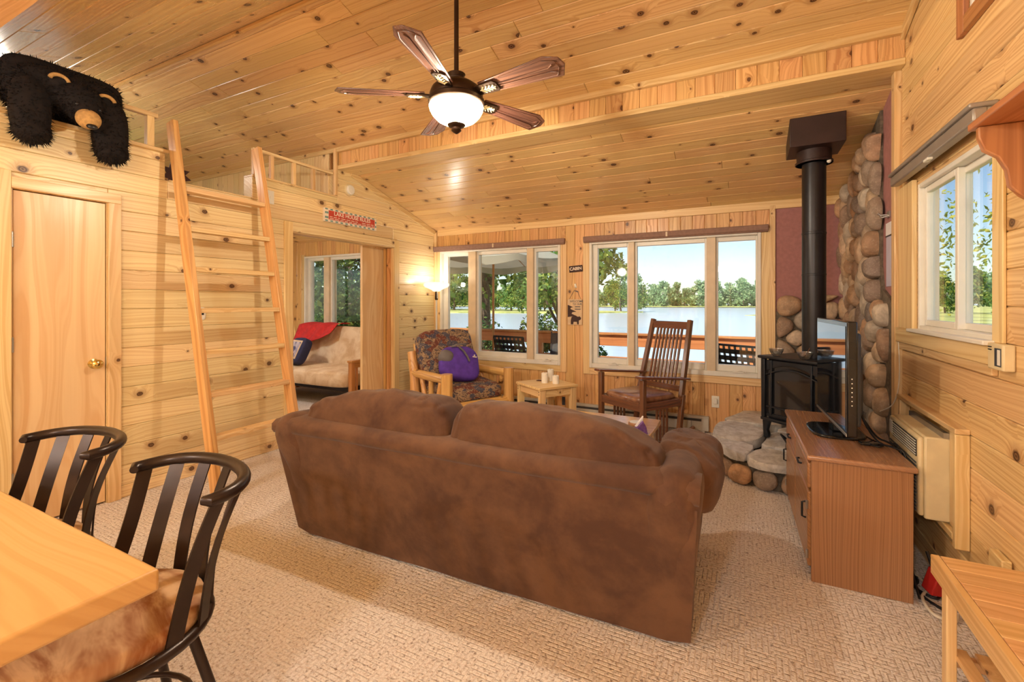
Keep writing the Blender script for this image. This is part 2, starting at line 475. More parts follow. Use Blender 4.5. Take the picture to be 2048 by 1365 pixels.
def m_shade(name, col, emit, through):
    """frosted lamp glass: lets part of the bulb's light straight through, glows with the rest"""
    t = NT(name)
    nz = t.noise(t.obj(), 14, 3)
    c = t.mix(nz, col, (1, .93, .8, 1))
    dk = t.mix(.82, c, (0,0,0,1))
    tl = t.n('BsdfTranslucent', {'Color': dk}); df = t.n('BsdfDiffuse', {'Color': dk}); em = t.n('Emission', {'Color': c, 'Strength': emit})
    a = t.n('MixShader', {0: .5, 1: tl.outputs[0], 2: df.outputs[0]})
    a = t.n('AddShader', {0: a.outputs[0], 1: em.outputs[0]})
    tr = t.n('BsdfTransparent', {'Color': (1,.96,.88,1)})
    return t.surf(t.n('MixShader', {0: through, 1: a.outputs[0], 2: tr.outputs[0]}))
M['bowl'] = m_shade('alabaster bowl', srgb(255,226,168), .55, .5)
M['torch'] = m_shade('opal lamp glass', srgb(255,236,190), .8, .4)
def m_leaf(name, c1, c2, c3):
    t = NT(name)
    geo = t.n('NewGeometry')
    r = geo.outputs['Random Per Island']
    ramp = t.n('ValToRGB', {0: r}); el = ramp.color_ramp.elements
    el[0].color = c1; el[1].color = c3; e = el.new(.6); e.color = c2
    d = t.pbr(col=ramp.outputs[0], rough=.6, spec=.2); tl = t.n('BsdfTranslucent', {'Color': ramp.outputs[0]})
    return t.surf(t.n('MixShader', {0: .4, 1: d.outputs[0], 2: tl.outputs[0]}))
M['leaf'] = m_leaf('green leaves', srgb(70,104,52), srgb(112,148,72), srgb(190,196,98))
M['leaf_dark'] = m_leaf('dark leaves', srgb(48,76,46), srgb(78,110,62), srgb(140,160,84))
M['leaf_yellow'] = m_leaf('yellow green leaves', srgb(120,140,60), srgb(176,186,84), srgb(226,214,104))
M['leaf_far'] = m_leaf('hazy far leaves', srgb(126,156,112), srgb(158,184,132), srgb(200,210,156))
M['bark'] = plain('bark', srgb(104,88,74), .9, var=.25, scale=20, bump=.8)
def m_water():
    t = NT('lake water'); p = t.obj()
    w = t.noise(t.vmath('MULTIPLY', p, (.25, .8, 1)), 1.0, 4, .6)
    return t.surf(t.pbr(col=srgb(222,230,238), rough=.2, nrm=t.bump(w, .12, .2), spec=.7))
M['water'] = m_water()
M['marsh'] = plain('marsh grass', srgb(206,206,120), .9, var=.2, scale=.2)
M['lawn'] = plain('shore ground', srgb(150,158,86), .9, var=.25, scale=.6)
def m_umbrella():
    t = NT('umbrella canvas')
    c = srgb(196,190,170)
    return t.surf(t.n('MixShader', {0: .3, 1: t.pbr(col=c, rough=.85).outputs[0], 2: t.n('BsdfTranslucent', {'Color': c}).outputs[0]}))
M['canvas'] = m_umbrella()
def m_futon():
    t = NT('cream futon cover'); p = t.obj()
    n1 = t.noise(p, 7, 4, .6, .6)
    c = t.mix(t.rng(n1, .3, .7), srgb(214,184,146), srgb(238,218,190))
    return t.surf(t.pbr(col=c, rough=.85, nrm=t.bump(n1, .5, .03)))
M['futon'] = m_futon()
def m_seat():
    t = NT('tie-dyed brown seat fabric'); p = t.obj()
    n1 = t.noise(t.vmath('MULTIPLY', p, (2.2, 5.5, 3)), 1.3, 4, .6, 1.6)
    c = t.mix(t.rng(n1, .34, .64), srgb(150,92,52), srgb(222,190,154))
    return t.surf(t.pbr(col=c, rough=.75, sheen=.2))
M['seat'] = m_seat()
def m_leather():
    t = NT('worn leather seat'); p = t.obj()
    n1 = t.noise(p, 16, 4)
    c = t.mix(t.rng(n1, .3, .7), srgb(126,82,58), srgb(168,120,90))
    return t.surf(t.pbr(col=c, rough=.3, coat=.5))
M['leather'] = m_leather()
def m_pillow():
    t = NT('printed pillow face'); p = t.obj()
    v = t.n('TexVoronoi', {'Vector': p, 'Scale': 22.0}).outputs['Color']
    c = t.mix(t.n('SeparateColor', {0: v}).outputs[0], srgb(62,70,120), srgb(208,196,204))
    return t.surf(t.pbr(col=c, rough=.8))
M['pillow_print'] = m_pillow()
def m_fur():
    t = NT('black plush fur'); p = t.obj()
    c = t.mix(t.noise(p, 25, 3), srgb(10,9,10), srgb(38,30,28))
    return t.surf(t.pbr(col=c, rough=.8, spec=.2))
M['fur'] = m_fur()
def m_screen():
    t = NT('glossy dark screen')
    return t.surf(t.pbr(col=(.01,.011,.014,1), rough=.05, coat=.8))
M['screen'] = m_screen()
# ================================================================== THE SETTING
XL, XR, XN, YB = -3.82, .84, .86, 5.13          # room: left wall, right wall, right wall of the stove nook, window wall
XO, YK = -6.9, -3.0                             # outer gable wall beyond the loft, rear wall of the kitchen end
YM0, YM1, ZM = 3.43, 3.69, 2.76                 # dropped beam
YRG, ZRG = 2.06, 3.36                           # ridge
S1 = .292; S2 = .40; S3 = .2951                 # slopes: far, near, lean-to
YF, ZF = .75, ZRG - S2*(YRG-.75)                # where the flat kitchen ceiling begins
ZB = ZM - S3*(YB-YM1)
PT = .018                                       # board thickness
rng = random.Random(11)

def clip_poly(poly, a, b, c):
    res = []
    for i in range(len(poly)):
        p, q = poly[i-1], poly[i]
        dp, dq = a*p[0]+b*p[1]-c, a*q[0]+b*q[1]-c
        if (dp <= 0) != (dq <= 0):
            t = dp/(dp-dq)
            res.append((p[0]+t*(q[0]-p[0]), p[1]+t*(q[1]-p[1])))
        if dq <= 0: res.append(q)
    return res
def area(poly):
    return abs(sum(poly[i-1][0]*poly[i][1]-poly[i][0]*poly[i-1][1] for i in range(len(poly))))/2
_pc = {}
def plank_mesh(poly, th, ch):
    key = tuple((round(x, 3), round(y, 3)) for x, y in poly) + (th, ch)
    if key in _pc: return _pc[key]
    n = len(poly)
    cx = sum(p[0] for p in poly)/n; cy = sum(p[1] for p in poly)/n
    ins = []
    for x, y in poly:
        dx, dy = cx-x, cy-y
        ins.append((x+math.copysign(min(ch, abs(dx)), dx), y+math.copysign(min(ch, abs(dy)), dy)))
    g = G()
    vs = [(x, y, 0) for x, y in poly] + [(x, y, th-ch) for x, y in poly] + [(x, y, th) for x, y in ins]
    fs = [tuple(range(2*n, 3*n)), tuple(reversed(range(n)))]
    for i in range(n):
        j = (i+1) % n
        fs += [(i, j, n+j, n+i), (n+i, n+j, 2*n+j, 2*n+i)]
    g.add(vs, fs)
    _pc[key] = g.mesh('plank')
    return _pc[key]
def planks(parent, O, U, V, L, W, pitch, mat, holes=(), clips=(), seed=1, lo=1.5, hi=3.4, th=PT, ch=.004, start=0.0, gap=.0015, name='plank'):
    O, U, V = Vector(O), Vector(U).normalized(), Vector(V).normalized()
    mat = mat.get('X')
    N = U.cross(V)
    rot = Matrix((U, V, N)).transposed().to_4x4()
    rg = random.Random(seed)
    v = -start
    while v < W - .006:
        v0, v1 = max(v, 0), min(v + pitch - gap, W)
        v += pitch
        if v1 - v0 < .006: continue
        rects = [(0.0, v0, L, v1)]
        for (a, b, c, d) in holes:
            nr = []
            for (x0, y0, x1, y1) in rects:
                if c <= x0 or a >= x1 or d <= y0 or b >= y1:
                    nr.append((x0, y0, x1, y1)); continue
                if a > x0: nr.append((x0, y0, a, y1))
                if c < x1: nr.append((c, y0, x1, y1))
                if b > y0: nr.append((max(a, x0), y0, min(c, x1), b))
                if d < y1: nr.append((max(a, x0), d, min(c, x1), y1))
            rects = nr
        for (x0, y0, x1, y1) in rects:
            cuts = [x0]
            while x1 - cuts[-1] > hi:
                cuts.append(cuts[-1] + rg.uniform(lo, min(hi, x1-cuts[-1]-.25)))
            if len(cuts) == 1 and x1-x0 > lo*1.3 and rg.random() < .4:
                cuts.append(x0 + (x1-x0)*rg.uniform(.3, .7))
            cuts.append(x1)
            for a, b in zip(cuts, cuts[1:]):
                poly = [(a+.0006, y0), (b-.0006, y0), (b-.0006, y1), (a+.0006, y1)]
                for cl in clips:
                    poly = clip_poly(poly, *cl)
                    if len(poly) < 3: break
                if len(poly) < 3 or area(poly) < .0008: continue
                mx = (min(p[0] for p in poly)+max(p[0] for p in poly))/2
                my = (min(p[1] for p in poly)+max(p[1] for p in poly))/2
                me = plank_mesh([(x-mx, y-my) for x, y in poly], th, ch)
                if not me.materials: me.materials.append(mat)
                elif me.materials[0] != mat:
                    me = me.copy(); me.materials[0] = mat
                o = bpy.data.objects.new(name, me)
                COL.objects.link(o)
                o.parent = parent
                o.matrix_local = Matrix.Translation(O + U*mx + V*my) @ rot

def struct(g, name, mat, label, cat, **k):
    return tag(g.obj(name, mat, **k), label, cat, kind='structure')
def wall_boxes(rect, holes):
    """rectangle minus holes as a list of rectangles"""
    rects = [rect]
    for (a, b, c, d) in holes:
        nr = []
        for (x0, y0, x1, y1) in rects:
            if c <= x0 or a >= x1 or d <= y0 or b >= y1:
                nr.append((x0, y0, x1, y1)); continue
            if a > x0: nr.append((x0, y0, a, y1))
            if c < x1: nr.append((c, y0, x1, y1))
            if b > y0: nr.append((max(a, x0), y0, min(c, x1), b))
            if d < y1: nr.append((max(a, x0), d, min(c, x1), y1))
        rects = nr
    return rects

# ---- floor
g = G().box(XO, YK, -.12, 1.1, YB+.15, 0)
struct(g, 'floor', M['carpet'], 'beige flecked berber carpet covering the whole floor', 'floor')

# ---- window wall (back)
W1 = (-3.72, .595, -1.965, 2.05); W2 = (-1.605, .595, .142, 2.05); W3 = (-6.45, .55, -5.05, 2.1)
g = G()
for (a, b, c, d) in wall_boxes((XO, -.1, 1.1, ZB+.35), [W1, W2, W3]):
    g.box(a, YB+PT, b, c, YB+.16, d)
wb = struct(g, 'wall_back', M['pine_vertical'], 'window wall of vertical orange pine boards', 'wall')
XS = .215                                        # right of this the nook is painted maroon
flip = lambda r, x1: (r[1], x1-r[2], r[3], x1-r[0])
planks(wb, (XS, YB+PT, 0), (0,0,1), (-1,0,0), ZB, XS-XL, .118, M['pine_vertical'], holes=[flip(W1, XS), flip(W2, XS)], seed=5, lo=3, hi=9)
planks(wb, (XL-.14, YB+PT, 0), (0,0,1), (-1,0,0), ZB, XL-.14-XO, .1, M['pine_vertical'], holes=[flip(W3, XL-.14)], seed=6, lo=3, hi=9)
G().box(XS, YB, 0, XN, YB+PT, ZB).obj('painted_panel', M['maroon'], wb)

# ---- left wall: planks run along Y. holes: closet door, passage, ladder gap
DOOR = (1.03, 0.0, 1.49, 2.03); PASS = (2.88, 0.0, 4.30, 2.03); GAP = (1.83, 2.265, 2.50, 2.5)
ZCAP = 2.45
YL0 = YK
g = G()
for (a, b, c, d) in wall_boxes((YL0, 0, YM0, ZCAP), [DOOR, PASS, GAP]): g.box(XL-.12, a, b, XL-PT, c, d)
for (a, b, c, d) in wall_boxes((YM0, 0, YB+PT, 2.2), [PASS]): g.box(XL-.12, a, b, XL-PT, c, d)
zc = lambda y: ZM - S3*(y-YM1)
m = Matrix(((0,0,1),(1,0,0),(0,1,0)))
g.prism([(YM0, 2.2), (YB+PT, 2.2), (YB+PT, zc(YB+PT)), (YM1, ZM), (YM0, ZM)], XL-.12, XL-PT, m)
wl = struct(g, 'wall_left', M['pine_left'], 'left wall of pale horizontal pine boards below the loft', 'wall')
U0 = .2
sh = lambda r: (r[0]-U0, r[1], r[2]-U0, r[3])
planks(wl, (XL-PT, U0, 0), (0,1,0), (0,0,1), YB-U0, ZM, .1355, M['pine_left'],
       holes=[sh(DOOR), sh(PASS), sh(GAP), (-1, ZCAP, YM0-U0, 3.0)], clips=[(S3, 1, ZM+S3*(YM1-U0))], seed=21, lo=1.4, hi=2.9, start=.05)

# ---- right wall
WR = (2.35, 1.2, 3.224, 1.992); WT = (1.35, 2.56, 2.575, 2.98)
ACH = (2.72, .36, 3.28, .80)
YR1 = 3.50
zhi = lambda y: min(ZRG - S1*(y-YRG) if y > YRG else ZRG - S2*(YRG-y), 9) if y > YF else ZF
g = G()
RW0, RW1 = XR+PT, XR+.085
for (a, b, c, d) in wall_boxes((YK, 0, YB+.16, 2.2), [WR]): g.box(RW0, a, b, RW1, c, d)
for (a, b, c, d) in wall_boxes((YK, 2.2, YM0, ZF-.02), [WT]): g.box(RW0, a, b, RW1, c, d)
for (a, b, c, d) in wall_boxes((YF, ZF-.02, YM0, 2.98), [WT]):
    g.box(RW0, a, b, RW1, c, d)
g.prism([(YF+.3, 2.98), (YM0, 2.98), (YRG, ZRG+.06)], RW0, RW1, m)
g.prism([(YM0, 2.2), (YB+.16, 2.2), (YB+.16, zc(YB+.16)), (YM0, zc(YM0)+.1)], RW0, RW1, m)
wr = struct(g, 'wall_right', M['pine'], 'right wall of honey coloured horizontal pine boards', 'wall')
sr = lambda r: (YR1-r[2], r[1], YR1-r[0], r[3])
planks(wr, (XR+PT, YR1, 0), (0,-1,0), (0,0,1), YR1-.0, 3.5, .1355, M['pine'], holes=[sr(WR), sr(WT)],
       clips=[(-S1, 1, ZRG-S1*(YR1-YRG)), (S2, 1, ZRG+S2*(YR1-YRG))], seed=33, lo=1.2, hi=2.6, start=.02)
G().box(XN-.012, 3.56, 0, XN+.0, YB, 2.2).prism([(3.56, 2.2), (YB, 2.2), (YB, zc(YB)), (3.56, zc(3.56)-.0)], XN-.012, XN, m).obj('painted_panel', M['maroon'], wr)

# ---- rear of the room (behind the camera): kitchen wall with two windows
WK1 = (-3.3, 1.0, -1.9, 2.2); WK2 = (-1.2, .1, .5, 2.2)
g = G()
for (a, b, c, d) in wall_boxes((XO, -.1, 1.0, ZF+.1), [WK1, WK2]): g.box(a, YK-.14, b, c, YK, d)
struct(g, 'wall_rear', M['pine'], 'kitchen end wall of pine behind the dining table', 'wall')
# ---- outer gable wall beyond the loft and the side room
WLT = (.35, 2.36, 3.0, 2.98); WSR = (3.0, .8, 4.7, 2.05)
g = G()
for (a, b, c, d) in wall_boxes((YK-.14, -.1, YB+.16, 3.0), [WLT, WSR]): 
    if b < 2.2 or a < YM0: g.box(XO-.14, a, b, XO, min(c, YM0) if b >= 2.2 and c > YM0 else c, d)
g.prism([(YF+.4, 3.0), (3.3, 3.0), (YRG, ZRG+.06)], XO-.14, XO, m)
struct(g, 'wall_gable', M['pine'], 'outer gable wall of pine with a loft window', 'wall')
# ---- loft
g = G().box(XO, YK, 2.12, XL-PT, YM0, 2.235)
struct(g, 'floor_loft', M['carpet'], 'loft floor carpeted beige, edge seen above the ladder', 'floor')
g = G().box(XO, YM0, 2.12, XL-.12, YM0+.1, 3.02)
wlo = struct(g, 'wall_loft', M['pine_vertical'], 'end wall of the loft with pale vertical boards', 'wall')
planks(wlo, (XL-.12, YM0, 2.235), (0,0,1), (-1,0,0), .72, XL-.12-XO, .11, M['pine_left'], seed=8, lo=3, hi=9)
g = G().box(XO, 2.55, 0, XL-.12, 2.65, 2.12)
struct(g, 'wall_side_room', M['pine'], 'partition wall of the side room', 'wall')

# ---- ceilings
c1, s1 = 1/math.hypot(1, S1), S1/math.hypot(1, S1)
c2, s2 = 1/math.hypot(1, S2), S2/math.hypot(1, S2)
c3, s3 = 1/math.hypot(1, S3), S3/math.hypot(1, S3)
up = .02
g = G().prism([(YRG, ZRG+up), (YM0+.3, ZRG-S1*(YM0+.3-YRG)+up), (YM0+.3, ZRG-S1*(YM0+.3-YRG)+up+.12), (YRG, ZRG+up+.12), (YF-.05, ZF+up+.12-.02), (YF-.05, ZF+up-.02)], XO-.3, 1.2, m)
ce = struct(g, 'ceiling', M['roof'], 'vaulted ceiling of knotty pine boards rising to a ridge', 'ceiling')
planks(ce, (XO, YM0, ZRG-S1*(YM0-YRG)+up), (1,0,0), (0,-c1,s1), XR-XO+.02, (YM0-YRG)/c1, .1345, M['pine_ceiling'], seed=41, lo=1.5, hi=3.2, th=up)
planks(ce, (XO, YRG, ZRG+up), (1,0,0), (0,-c2,-s2), XR-XO+.02, (YRG-YF)/c2-.005, .1345, M['pine_ceiling'], seed=43, lo=1.5, hi=3.4, th=up)
G().box(XO, YRG-.006, ZRG-.03, XR, YRG+.016, ZRG-.008).obj('ridge_strip', M['pine_vertical'], ce)
g = G().box(XO-.3, YK-.3, ZF+.0, 1.2, YF-.05, ZF+.12)
struct(g, 'ceiling_kitchen', M['pine_ceiling'], 'flat pine ceiling over the kitchen end', 'ceiling')
g = G().box(XO, .72, ZF-.05, XR, .90, ZF+.11)
struct(g, 'trim_kitchen_beam', M['pine_vertical'], 'dark pine beam edging the vaulted ceiling', 'trim')
y2 = YB+.4
g = G().prism([(YM1-.02, zc(YM1-.02)+up), (y2, zc(y2)+up), (y2, zc(y2)+.14), (YM1-.02, zc(YM1-.02)+.14)], XO-.3, 1.2, m)
cl = struct(g, 'ceiling_lean_to', M['roof'], 'lower sloped ceiling of knotty pine boards over the windows', 'ceiling')
planks(cl, (XO, YB+.02, zc(YB+.02)+up), (1,0,0), (0,-c3,s3), XN-XO, (YB+.02-YM1)/c3, .121, M['pine_ceiling'], seed=47, lo=1.5, hi=3.2, th=up)
# beam: soffit, vertical board face, trims
g = G().box(XL-.0, YM0+.02, ZM, XN+.14, YM1, ZM+.36)
bm_ = struct(g, 'trim_beam', M['pine_trim'], 'long dropped beam faced with short vertical boards', 'beam')
planks(bm_, (XR, YM0+.022, ZM+.03), (0,0,1), (-1,0,0), .19, XR-XL, .128, M['pine_vertical'], seed=9, lo=3, hi=9, th=.016)
G().box(XL, YM0-.005, ZM-.012, XR, YM0+.06, ZM+.03).obj('lower_edge_board', M['pine_trim'], bm_, bevel=.004)
G().box(XL, YM0+.0605, ZM-.011, XN, YM1, ZM-.0005).obj('soffit_board', M['pine_trim'], bm_)
G().box(XO, YM0-.03, 2.925, XR, YM0+.006, 2.985).obj('upper_edge_board', M['pine_trim'], bm_, bevel=.004)
# trims of the window wall and the left gable slope
zt = ZB
g = G().box(XL+.05, YB-.02, zt-.075, XN, YB, zt+.01)
struct(g, 'trim_1', M['pine_trim'], 'pine board along the top of the window wall', 'trim', bevel=.004)
g = G().beam((XL+.01, YM1-.08, zc(YM1-.08)-.035), (XL+.01, YB, zc(YB)-.035), .02, .06)
struct(g, 'trim_2', M['pine_trim'], 'sloping pine strip where left wall meets lower ceiling', 'trim', bevel=.003)
g = G().box(XL, YB-.035, 0, XL+.045, YB, zt-.03)
struct(g, 'trim_3', M['pine_trim'], 'corner post between left wall and window wall', 'trim', bevel=.006)
g = G().box(XS-.0, YB-.022, 0, XS+.05, YB, zt-.04)
struct(g, 'trim_4', M['pine_trim'], 'upright pine board beside the maroon nook wall', 'trim', bevel=.004)
g = G().box(XR-.035, 3.505, 0, XN, 3.575, ZM-.01)
struct(g, 'trim_5', M['pine_trim'], 'upright pine corner board at the stove nook', 'trim', bevel=.006)
g = G().beam((XR-.012, YM0+.02, ZRG-S1*(YM0+.02-YRG)-.03), (XR-.012, YRG, ZRG-.03), .02, .06)
struct(g, 'trim_6', M['pine_trim'], 'sloping pine strip where right wall meets vaulted ceiling', 'trim', bevel=.003)
g = G().box(XL-.125, YL0, ZCAP, XL+.035, GAP[0]+.01, ZCAP+.025).box(XL-.125, GAP[2], ZCAP, XL+.006, YM0, ZCAP+.02)
struct(g, 'trim_7', M['pine_trim'], 'pine cap along the loft half wall', 'trim', bevel=.004)
g = G().box(XL-.02, YM0-.04, ZCAP+.02, XL+.012, YM0-.005, ZM+.2)
struct(g, 'trim_8', M['pine_trim'], 'upright pine strip at the end of the loft opening', 'trim', bevel=.003)
# ---- eaves: the roof oversails the walls
def casing(parent, x0, z0, x1, z1, w, plane):
    """boards round an opening; plane(u, v0, v1) puts (along, up) and depth into the room"""
    for (a, b, c, d) in ((x0-w, z0-w, x0, z1+w), (x1, z0-w, x1+w, z1+w), (x0, z1, x1, z1+w), (x0, z0-w, x1, z0)):
        plane(a, b, c, d).obj('casing', M['pine_trim'], parent, bevel=.003)

# ---- windows of the window wall
def back_window(name, label, W, lites, sashes, crank):
    x0, z0, x1, z1 = W
    w = empty(name, ((x0+x1)/2, YB, z0), label=label, cat='window', kind='structure')
    ox, oz = (x0+x1)/2, z0
    def P(a, y0, b, c, y1, d): return G().box(a-ox, y0, b-oz, c-ox, y1, d-oz)
    f = .03
    for (a, b, c, d) in ((x0, z0, x0+f, z1), (x1-f, z0, x1, z1), (x0+f, z1-f, x1-f, z1), (x0+f, z0, x1-f, z0+f+.02)):
        P(a, -.03, b, c, .15, d).obj('frame', M['white'], w, bevel=.004)
    prev = None
    for i, (a, c) in enumerate(lites):
        lo = x0+f if i == 0 else (lites[i-1][1]+a)/2
        hi = x1-f if i == len(lites)-1 else (c+lites[i+1][0])/2
        st = .0
        if i: P(lites[i-1][1]+.022, -.022, z0+f, a-.022, .14, z1-f).obj('mullion', M['almond'], w, bevel=.004)
        s = G()
        L = a-.03 if i else x0+f; Rr = c+.03 if i < len(lites)-1 else x1-f
        zb, zt_ = z0+f+.02, z1-f
        gb, gt = z0+.115, z1-.075
        for (p, q, r, t) in ((L, zb, a, zt_), (c, zb, Rr, zt_), (a, gt, c, zt_), (a, zb, c, gb)): s.box(p-ox, .02, q-oz, r-ox, .075, t-oz)
        so = s.obj('sash', M['white'], w, bevel=.004)
        G().box(a-.004-ox, .044, gb-.004-oz, c+.004-ox, .05, gt+.004-oz).obj('pane', M['glass'], so)
    for cx in crank:
        k = P(cx-.05, -.045, z0+.045, cx+.05, -.02, z0+.065)
        k.tube([(cx-ox-.02, -.035, .06), (cx-ox+.03, -.06, .075), (cx-ox+.075, -.075, .06)], .006, 8)
        k.obj('crank_handle', M['white'], w, bevel=.003)
    cw = .078
    for (a, b, c, d) in ((x0-cw, z0-cw, x0, z1+.03), (x1, z0-cw, x1+cw, z1+.03), (x0, z0-cw, x1, z0)):
        P(a, -.02, b, c, -.0005, d).obj('casing', M['pine_trim'], w, bevel=.003)
    return w
back_window('window_1', 'three-light window with the patio umbrella outside', W1, [(-3.62,-3.29),(-3.13,-2.43),(-2.30,-2.0)], 3, [-2.14])
back_window('window_2', 'three-light window behind the rocking chair', W2, [(-1.52,-1.18),(-1.07,-.375),(-.245,.095)], 3, [-1.33, -.06])
back_window('window_3', 'side room window behind the futon', W3, [(-6.36,-6.02),(-5.86,-5.12)], 2, [])
# ---- right wall sliding window, transom, kitchen windows, loft window
def side_window(name, label, Wd, X0, X1, split, face=-1, slider=True, mat='white'):
    y0, z0, y1, z1 = Wd
    w = empty(name, (X0, (y0+y1)/2, z0), label=label, cat='window', kind='structure')
    oy, oz = (y0+y1)/2, z0
    d = X1-X0
    sg = 1
    def P(a, p, b, c, q, e): return G().box(p, a-oy, b-oz, q, c-oy, e-oz)
    f = .025
    for (a, b, c, e) in ((y0, z0, y0+f, z1), (y1-f, z0, y1, z1), (y0+f, z1-f, y1-f, z1), (y0+f, z0, y1-f, z0+f)):
        P(a, -.0, b, c, d, e).obj('frame', M[mat], w, bevel=.004)
    mid = (y0+y1)/2
    spans = [(y0+f, y1-f, .04)] if not slider else [(mid-.02, y1-f, .022), (y0+f, mid+.02, .048)]
    for (a, c, dx) in spans:
        s = G()
        k = .032
        for (p, q, r, t) in ((a, z0+f, a+k, z1-f), (c-k, z0+f, c, z1-f), (a+k, z1-f-k, c-k, z1-f), (a+k, z0+f, c-k, z0+f+k)):
            s.box(dx, p-oy, q-oz, dx+.03, r-oy, t-oz)
        so = s.obj('sash', M[mat], w, bevel=.004)
        G().box(dx+.012, a+k-.004-oy, z0+f+k-.004-oz, dx+.017, c-k+.004-oy, z1-f-k+.004-oz).obj('pane', M['glass'], so)
    return w, P
w4, P4 = side_window('window_4', 'sliding window in the right wall above the air conditioner', WR, XR+.0, XR+.085, True)
y0, z0, y1, z1 = WR
P4(y0-.08, -.012, z0-.0, y0, -.0005, z1+.03).obj('casing', M['pine_trim'], w4, bevel=.003)
P4(y1, -.024, z0-.0, y1+.25, -.0005, z1+.03).obj('casing', M['pine_trim'], w4, bevel=.003)
P4(y0-.09, -.03, z0-.085, y1+.29, -.0005, z0).obj('apron', M['pine_trim'], w4, bevel=.004)
P4(y0-.02, -.045, z0-.012, y1+.02, .05, z0+.006).obj('sill', M['white'], w4, bevel=.004)
P4(y0-.02, -.02, z0-.125, y1+.26, -.0005, z0-.085).obj('stool_strip', M['pine_trim'], w4, bevel=.003)
w5, P5 = side_window('window_5', 'high transom window under the vaulted ceiling', WT, XR+.0, XR+.085, False, slider=False)
y0, z0, y1, z1 = WT
for (a, b, c, d) in ((y1, z0-.07, y1+.07, z1), (y0-.07, z0-.07, y0, z1), (y0, z0-.07, y1, z0)):
    P5(a, -.022, b, c, -.0005, d).obj('casing', M['bracket'], w5, bevel=.003)
side_window('window_6', 'loft gable window lighting the ceiling boards', WLT, XO-.14, XO, False, slider=False)
side_window('added_window', 'added unseen side room window in the gable wall', WSR, XO-.14, XO, True)  # added out of view to let more daylight into the side room
def rear_window(name, label, W):
    x0, z0, x1, z1 = W
    w = empty(name, ((x0+x1)/2, YK, z0), label=label, cat='window', kind='structure')
    ox = (x0+x1)/2
    s = G()
    for (a, b, c, d) in ((x0, z0, x0+.05, z1), (x1-.05, z0, x1, z1), (x0, z1-.05, x1, z1), (x0, z0, x1, z0+.05), (ox-.03, z0, ox+.03, z1)):
        s.box(a-ox, -.14, b-z0, c-ox, .01, d-z0)
    s.obj('frame', M['white'], w)
    G().box(x0+.05-ox, -.07, .05, x1-.05-ox, -.064, z1-z0-.05).obj('pane', M['glass'], w)
rear_window('window_7', 'kitchen window behind the dining table', WK1)
rear_window('window_8', 'glazed patio door at the kitchen end', WK2)

# ---- closet door
def local_box(o, *b): return G().box(b[0]-o[0], b[1]-o[1], b[2]-o[2], b[3]-o[0], b[4]-o[1], b[5]-o[2])
d1 = empty('door_1', (XL, 1.26, 0), label='flush birch closet door with brass knob left of the ladder', cat='door', kind='structure')
O = (XL, 1.26, 0)
local_box(O, XL-.045, 1.045, .012, XL-.008, 1.478, 2.012).obj('slab', M['birch'], d1, bevel=.002)
for zz in (1.72, 1.1, .3):
    h = G().cyl((-.002, -.222, zz-.045), (-.002, -.222, zz+.045), .008, n=10)
    for k in range(5): h.cyl((-.002, -.222, zz-.045+k*.018), (-.002, -.222, zz-.035+k*.018), .0095, n=10)
    h.obj('hinge', M['steel'], d1, smooth=40)
my = Matrix(((0,0,1),(0,1,0),(-1,0,0)))
kn = G().lathe([(.001,0),(.03,0),(.032,.006),(.012,.012),(.01,.03),(.022,.04),(.03,.052),(.03,.062),(.02,.072),(.001,.074)], 20, (-.006, .155, .945), my)
kn.obj('knob', M['brass'], d1, smooth=50)
local_box(O, XL-.03, 1.4795, .92, XL-.006, 1.486, .98).obj('strike_plate', M['steel'], d1)
for b in ((1.0, 0, 1.04, 2.05), (1.483, 0, 1.495, 2.04)):
    local_box(O, XL-.11, b[0], b[1], XL+.002, b[2], b[3]).obj('jamb', M['pine_trim'], d1)
local_box(O, XL-.11, 1.0, 2.018, XL+.002, 1.5, 2.045).obj('jamb', M['pine_trim'], d1)
for b in ((.935, 0, 1.032, 2.12), (1.487, 0, 1.557, 2.02), (1.032, 2.02, 1.557, 2.085)):
    local_box(O, XL+.0005, b[0], b[1], XL+.02, b[2], b[3]).obj('casing', M['pine_trim'], d1, bevel=.003)
# ---- passage with sliding door leaves
d2 = empty('door_2', (XL, 3.59, 0), label='wide cased passage with wooden sliding door leaves', cat='door', kind='structure')
O = (XL, 3.59, 0)
for b in ((2.80, 0, 2.885, 2.11), (4.285, 0, 4.37, 2.11), (2.885, 2.02, 4.285, 2.11)):
    local_box(O, XL+.0005, b[0], b[1], XL+.022, b[2], b[3]).obj('casing', M['pine_left'] if b[0] == 2.885 else M['pine_trim'], d2, bevel=.003)
for b in ((2.87, 0, 2.89, 2.03), (4.285, 0, 4.31, 2.03)):
    local_box(O, XL-.13, b[0], b[1], XL, b[2], b[3]).obj('jamb', M['pine_trim'], d2)
local_box(O, XL-.13, 2.87, 2.012, XL, 4.3, 2.032).obj('jamb', M['pine_trim'], d2)
for i, (xo, w) in enumerate(((.035, .0), (.085, .0))):
    local_box(O, XL-xo-.036, 4.245-.0*i, .012, XL-xo, 4.284, 2.006).obj('door_leaf', M['driftwood'], d2, bevel=.002)
    local_box(O, XL-xo-.036, 2.891, .012, XL-xo, 2.93, 2.006).obj('door_leaf', M['driftwood'], d2, bevel=.002)
local_box(O, XL-.175, 3.92, .012, XL-.14, 4.29, 2.01).obj('door_leaf', M['birch'], d2, bevel=.002)
local_box(O, XL-.175, 2.80, .012, XL-.14, 2.98, 2.01).obj('door_leaf', M['birch'], d2, bevel=.002)
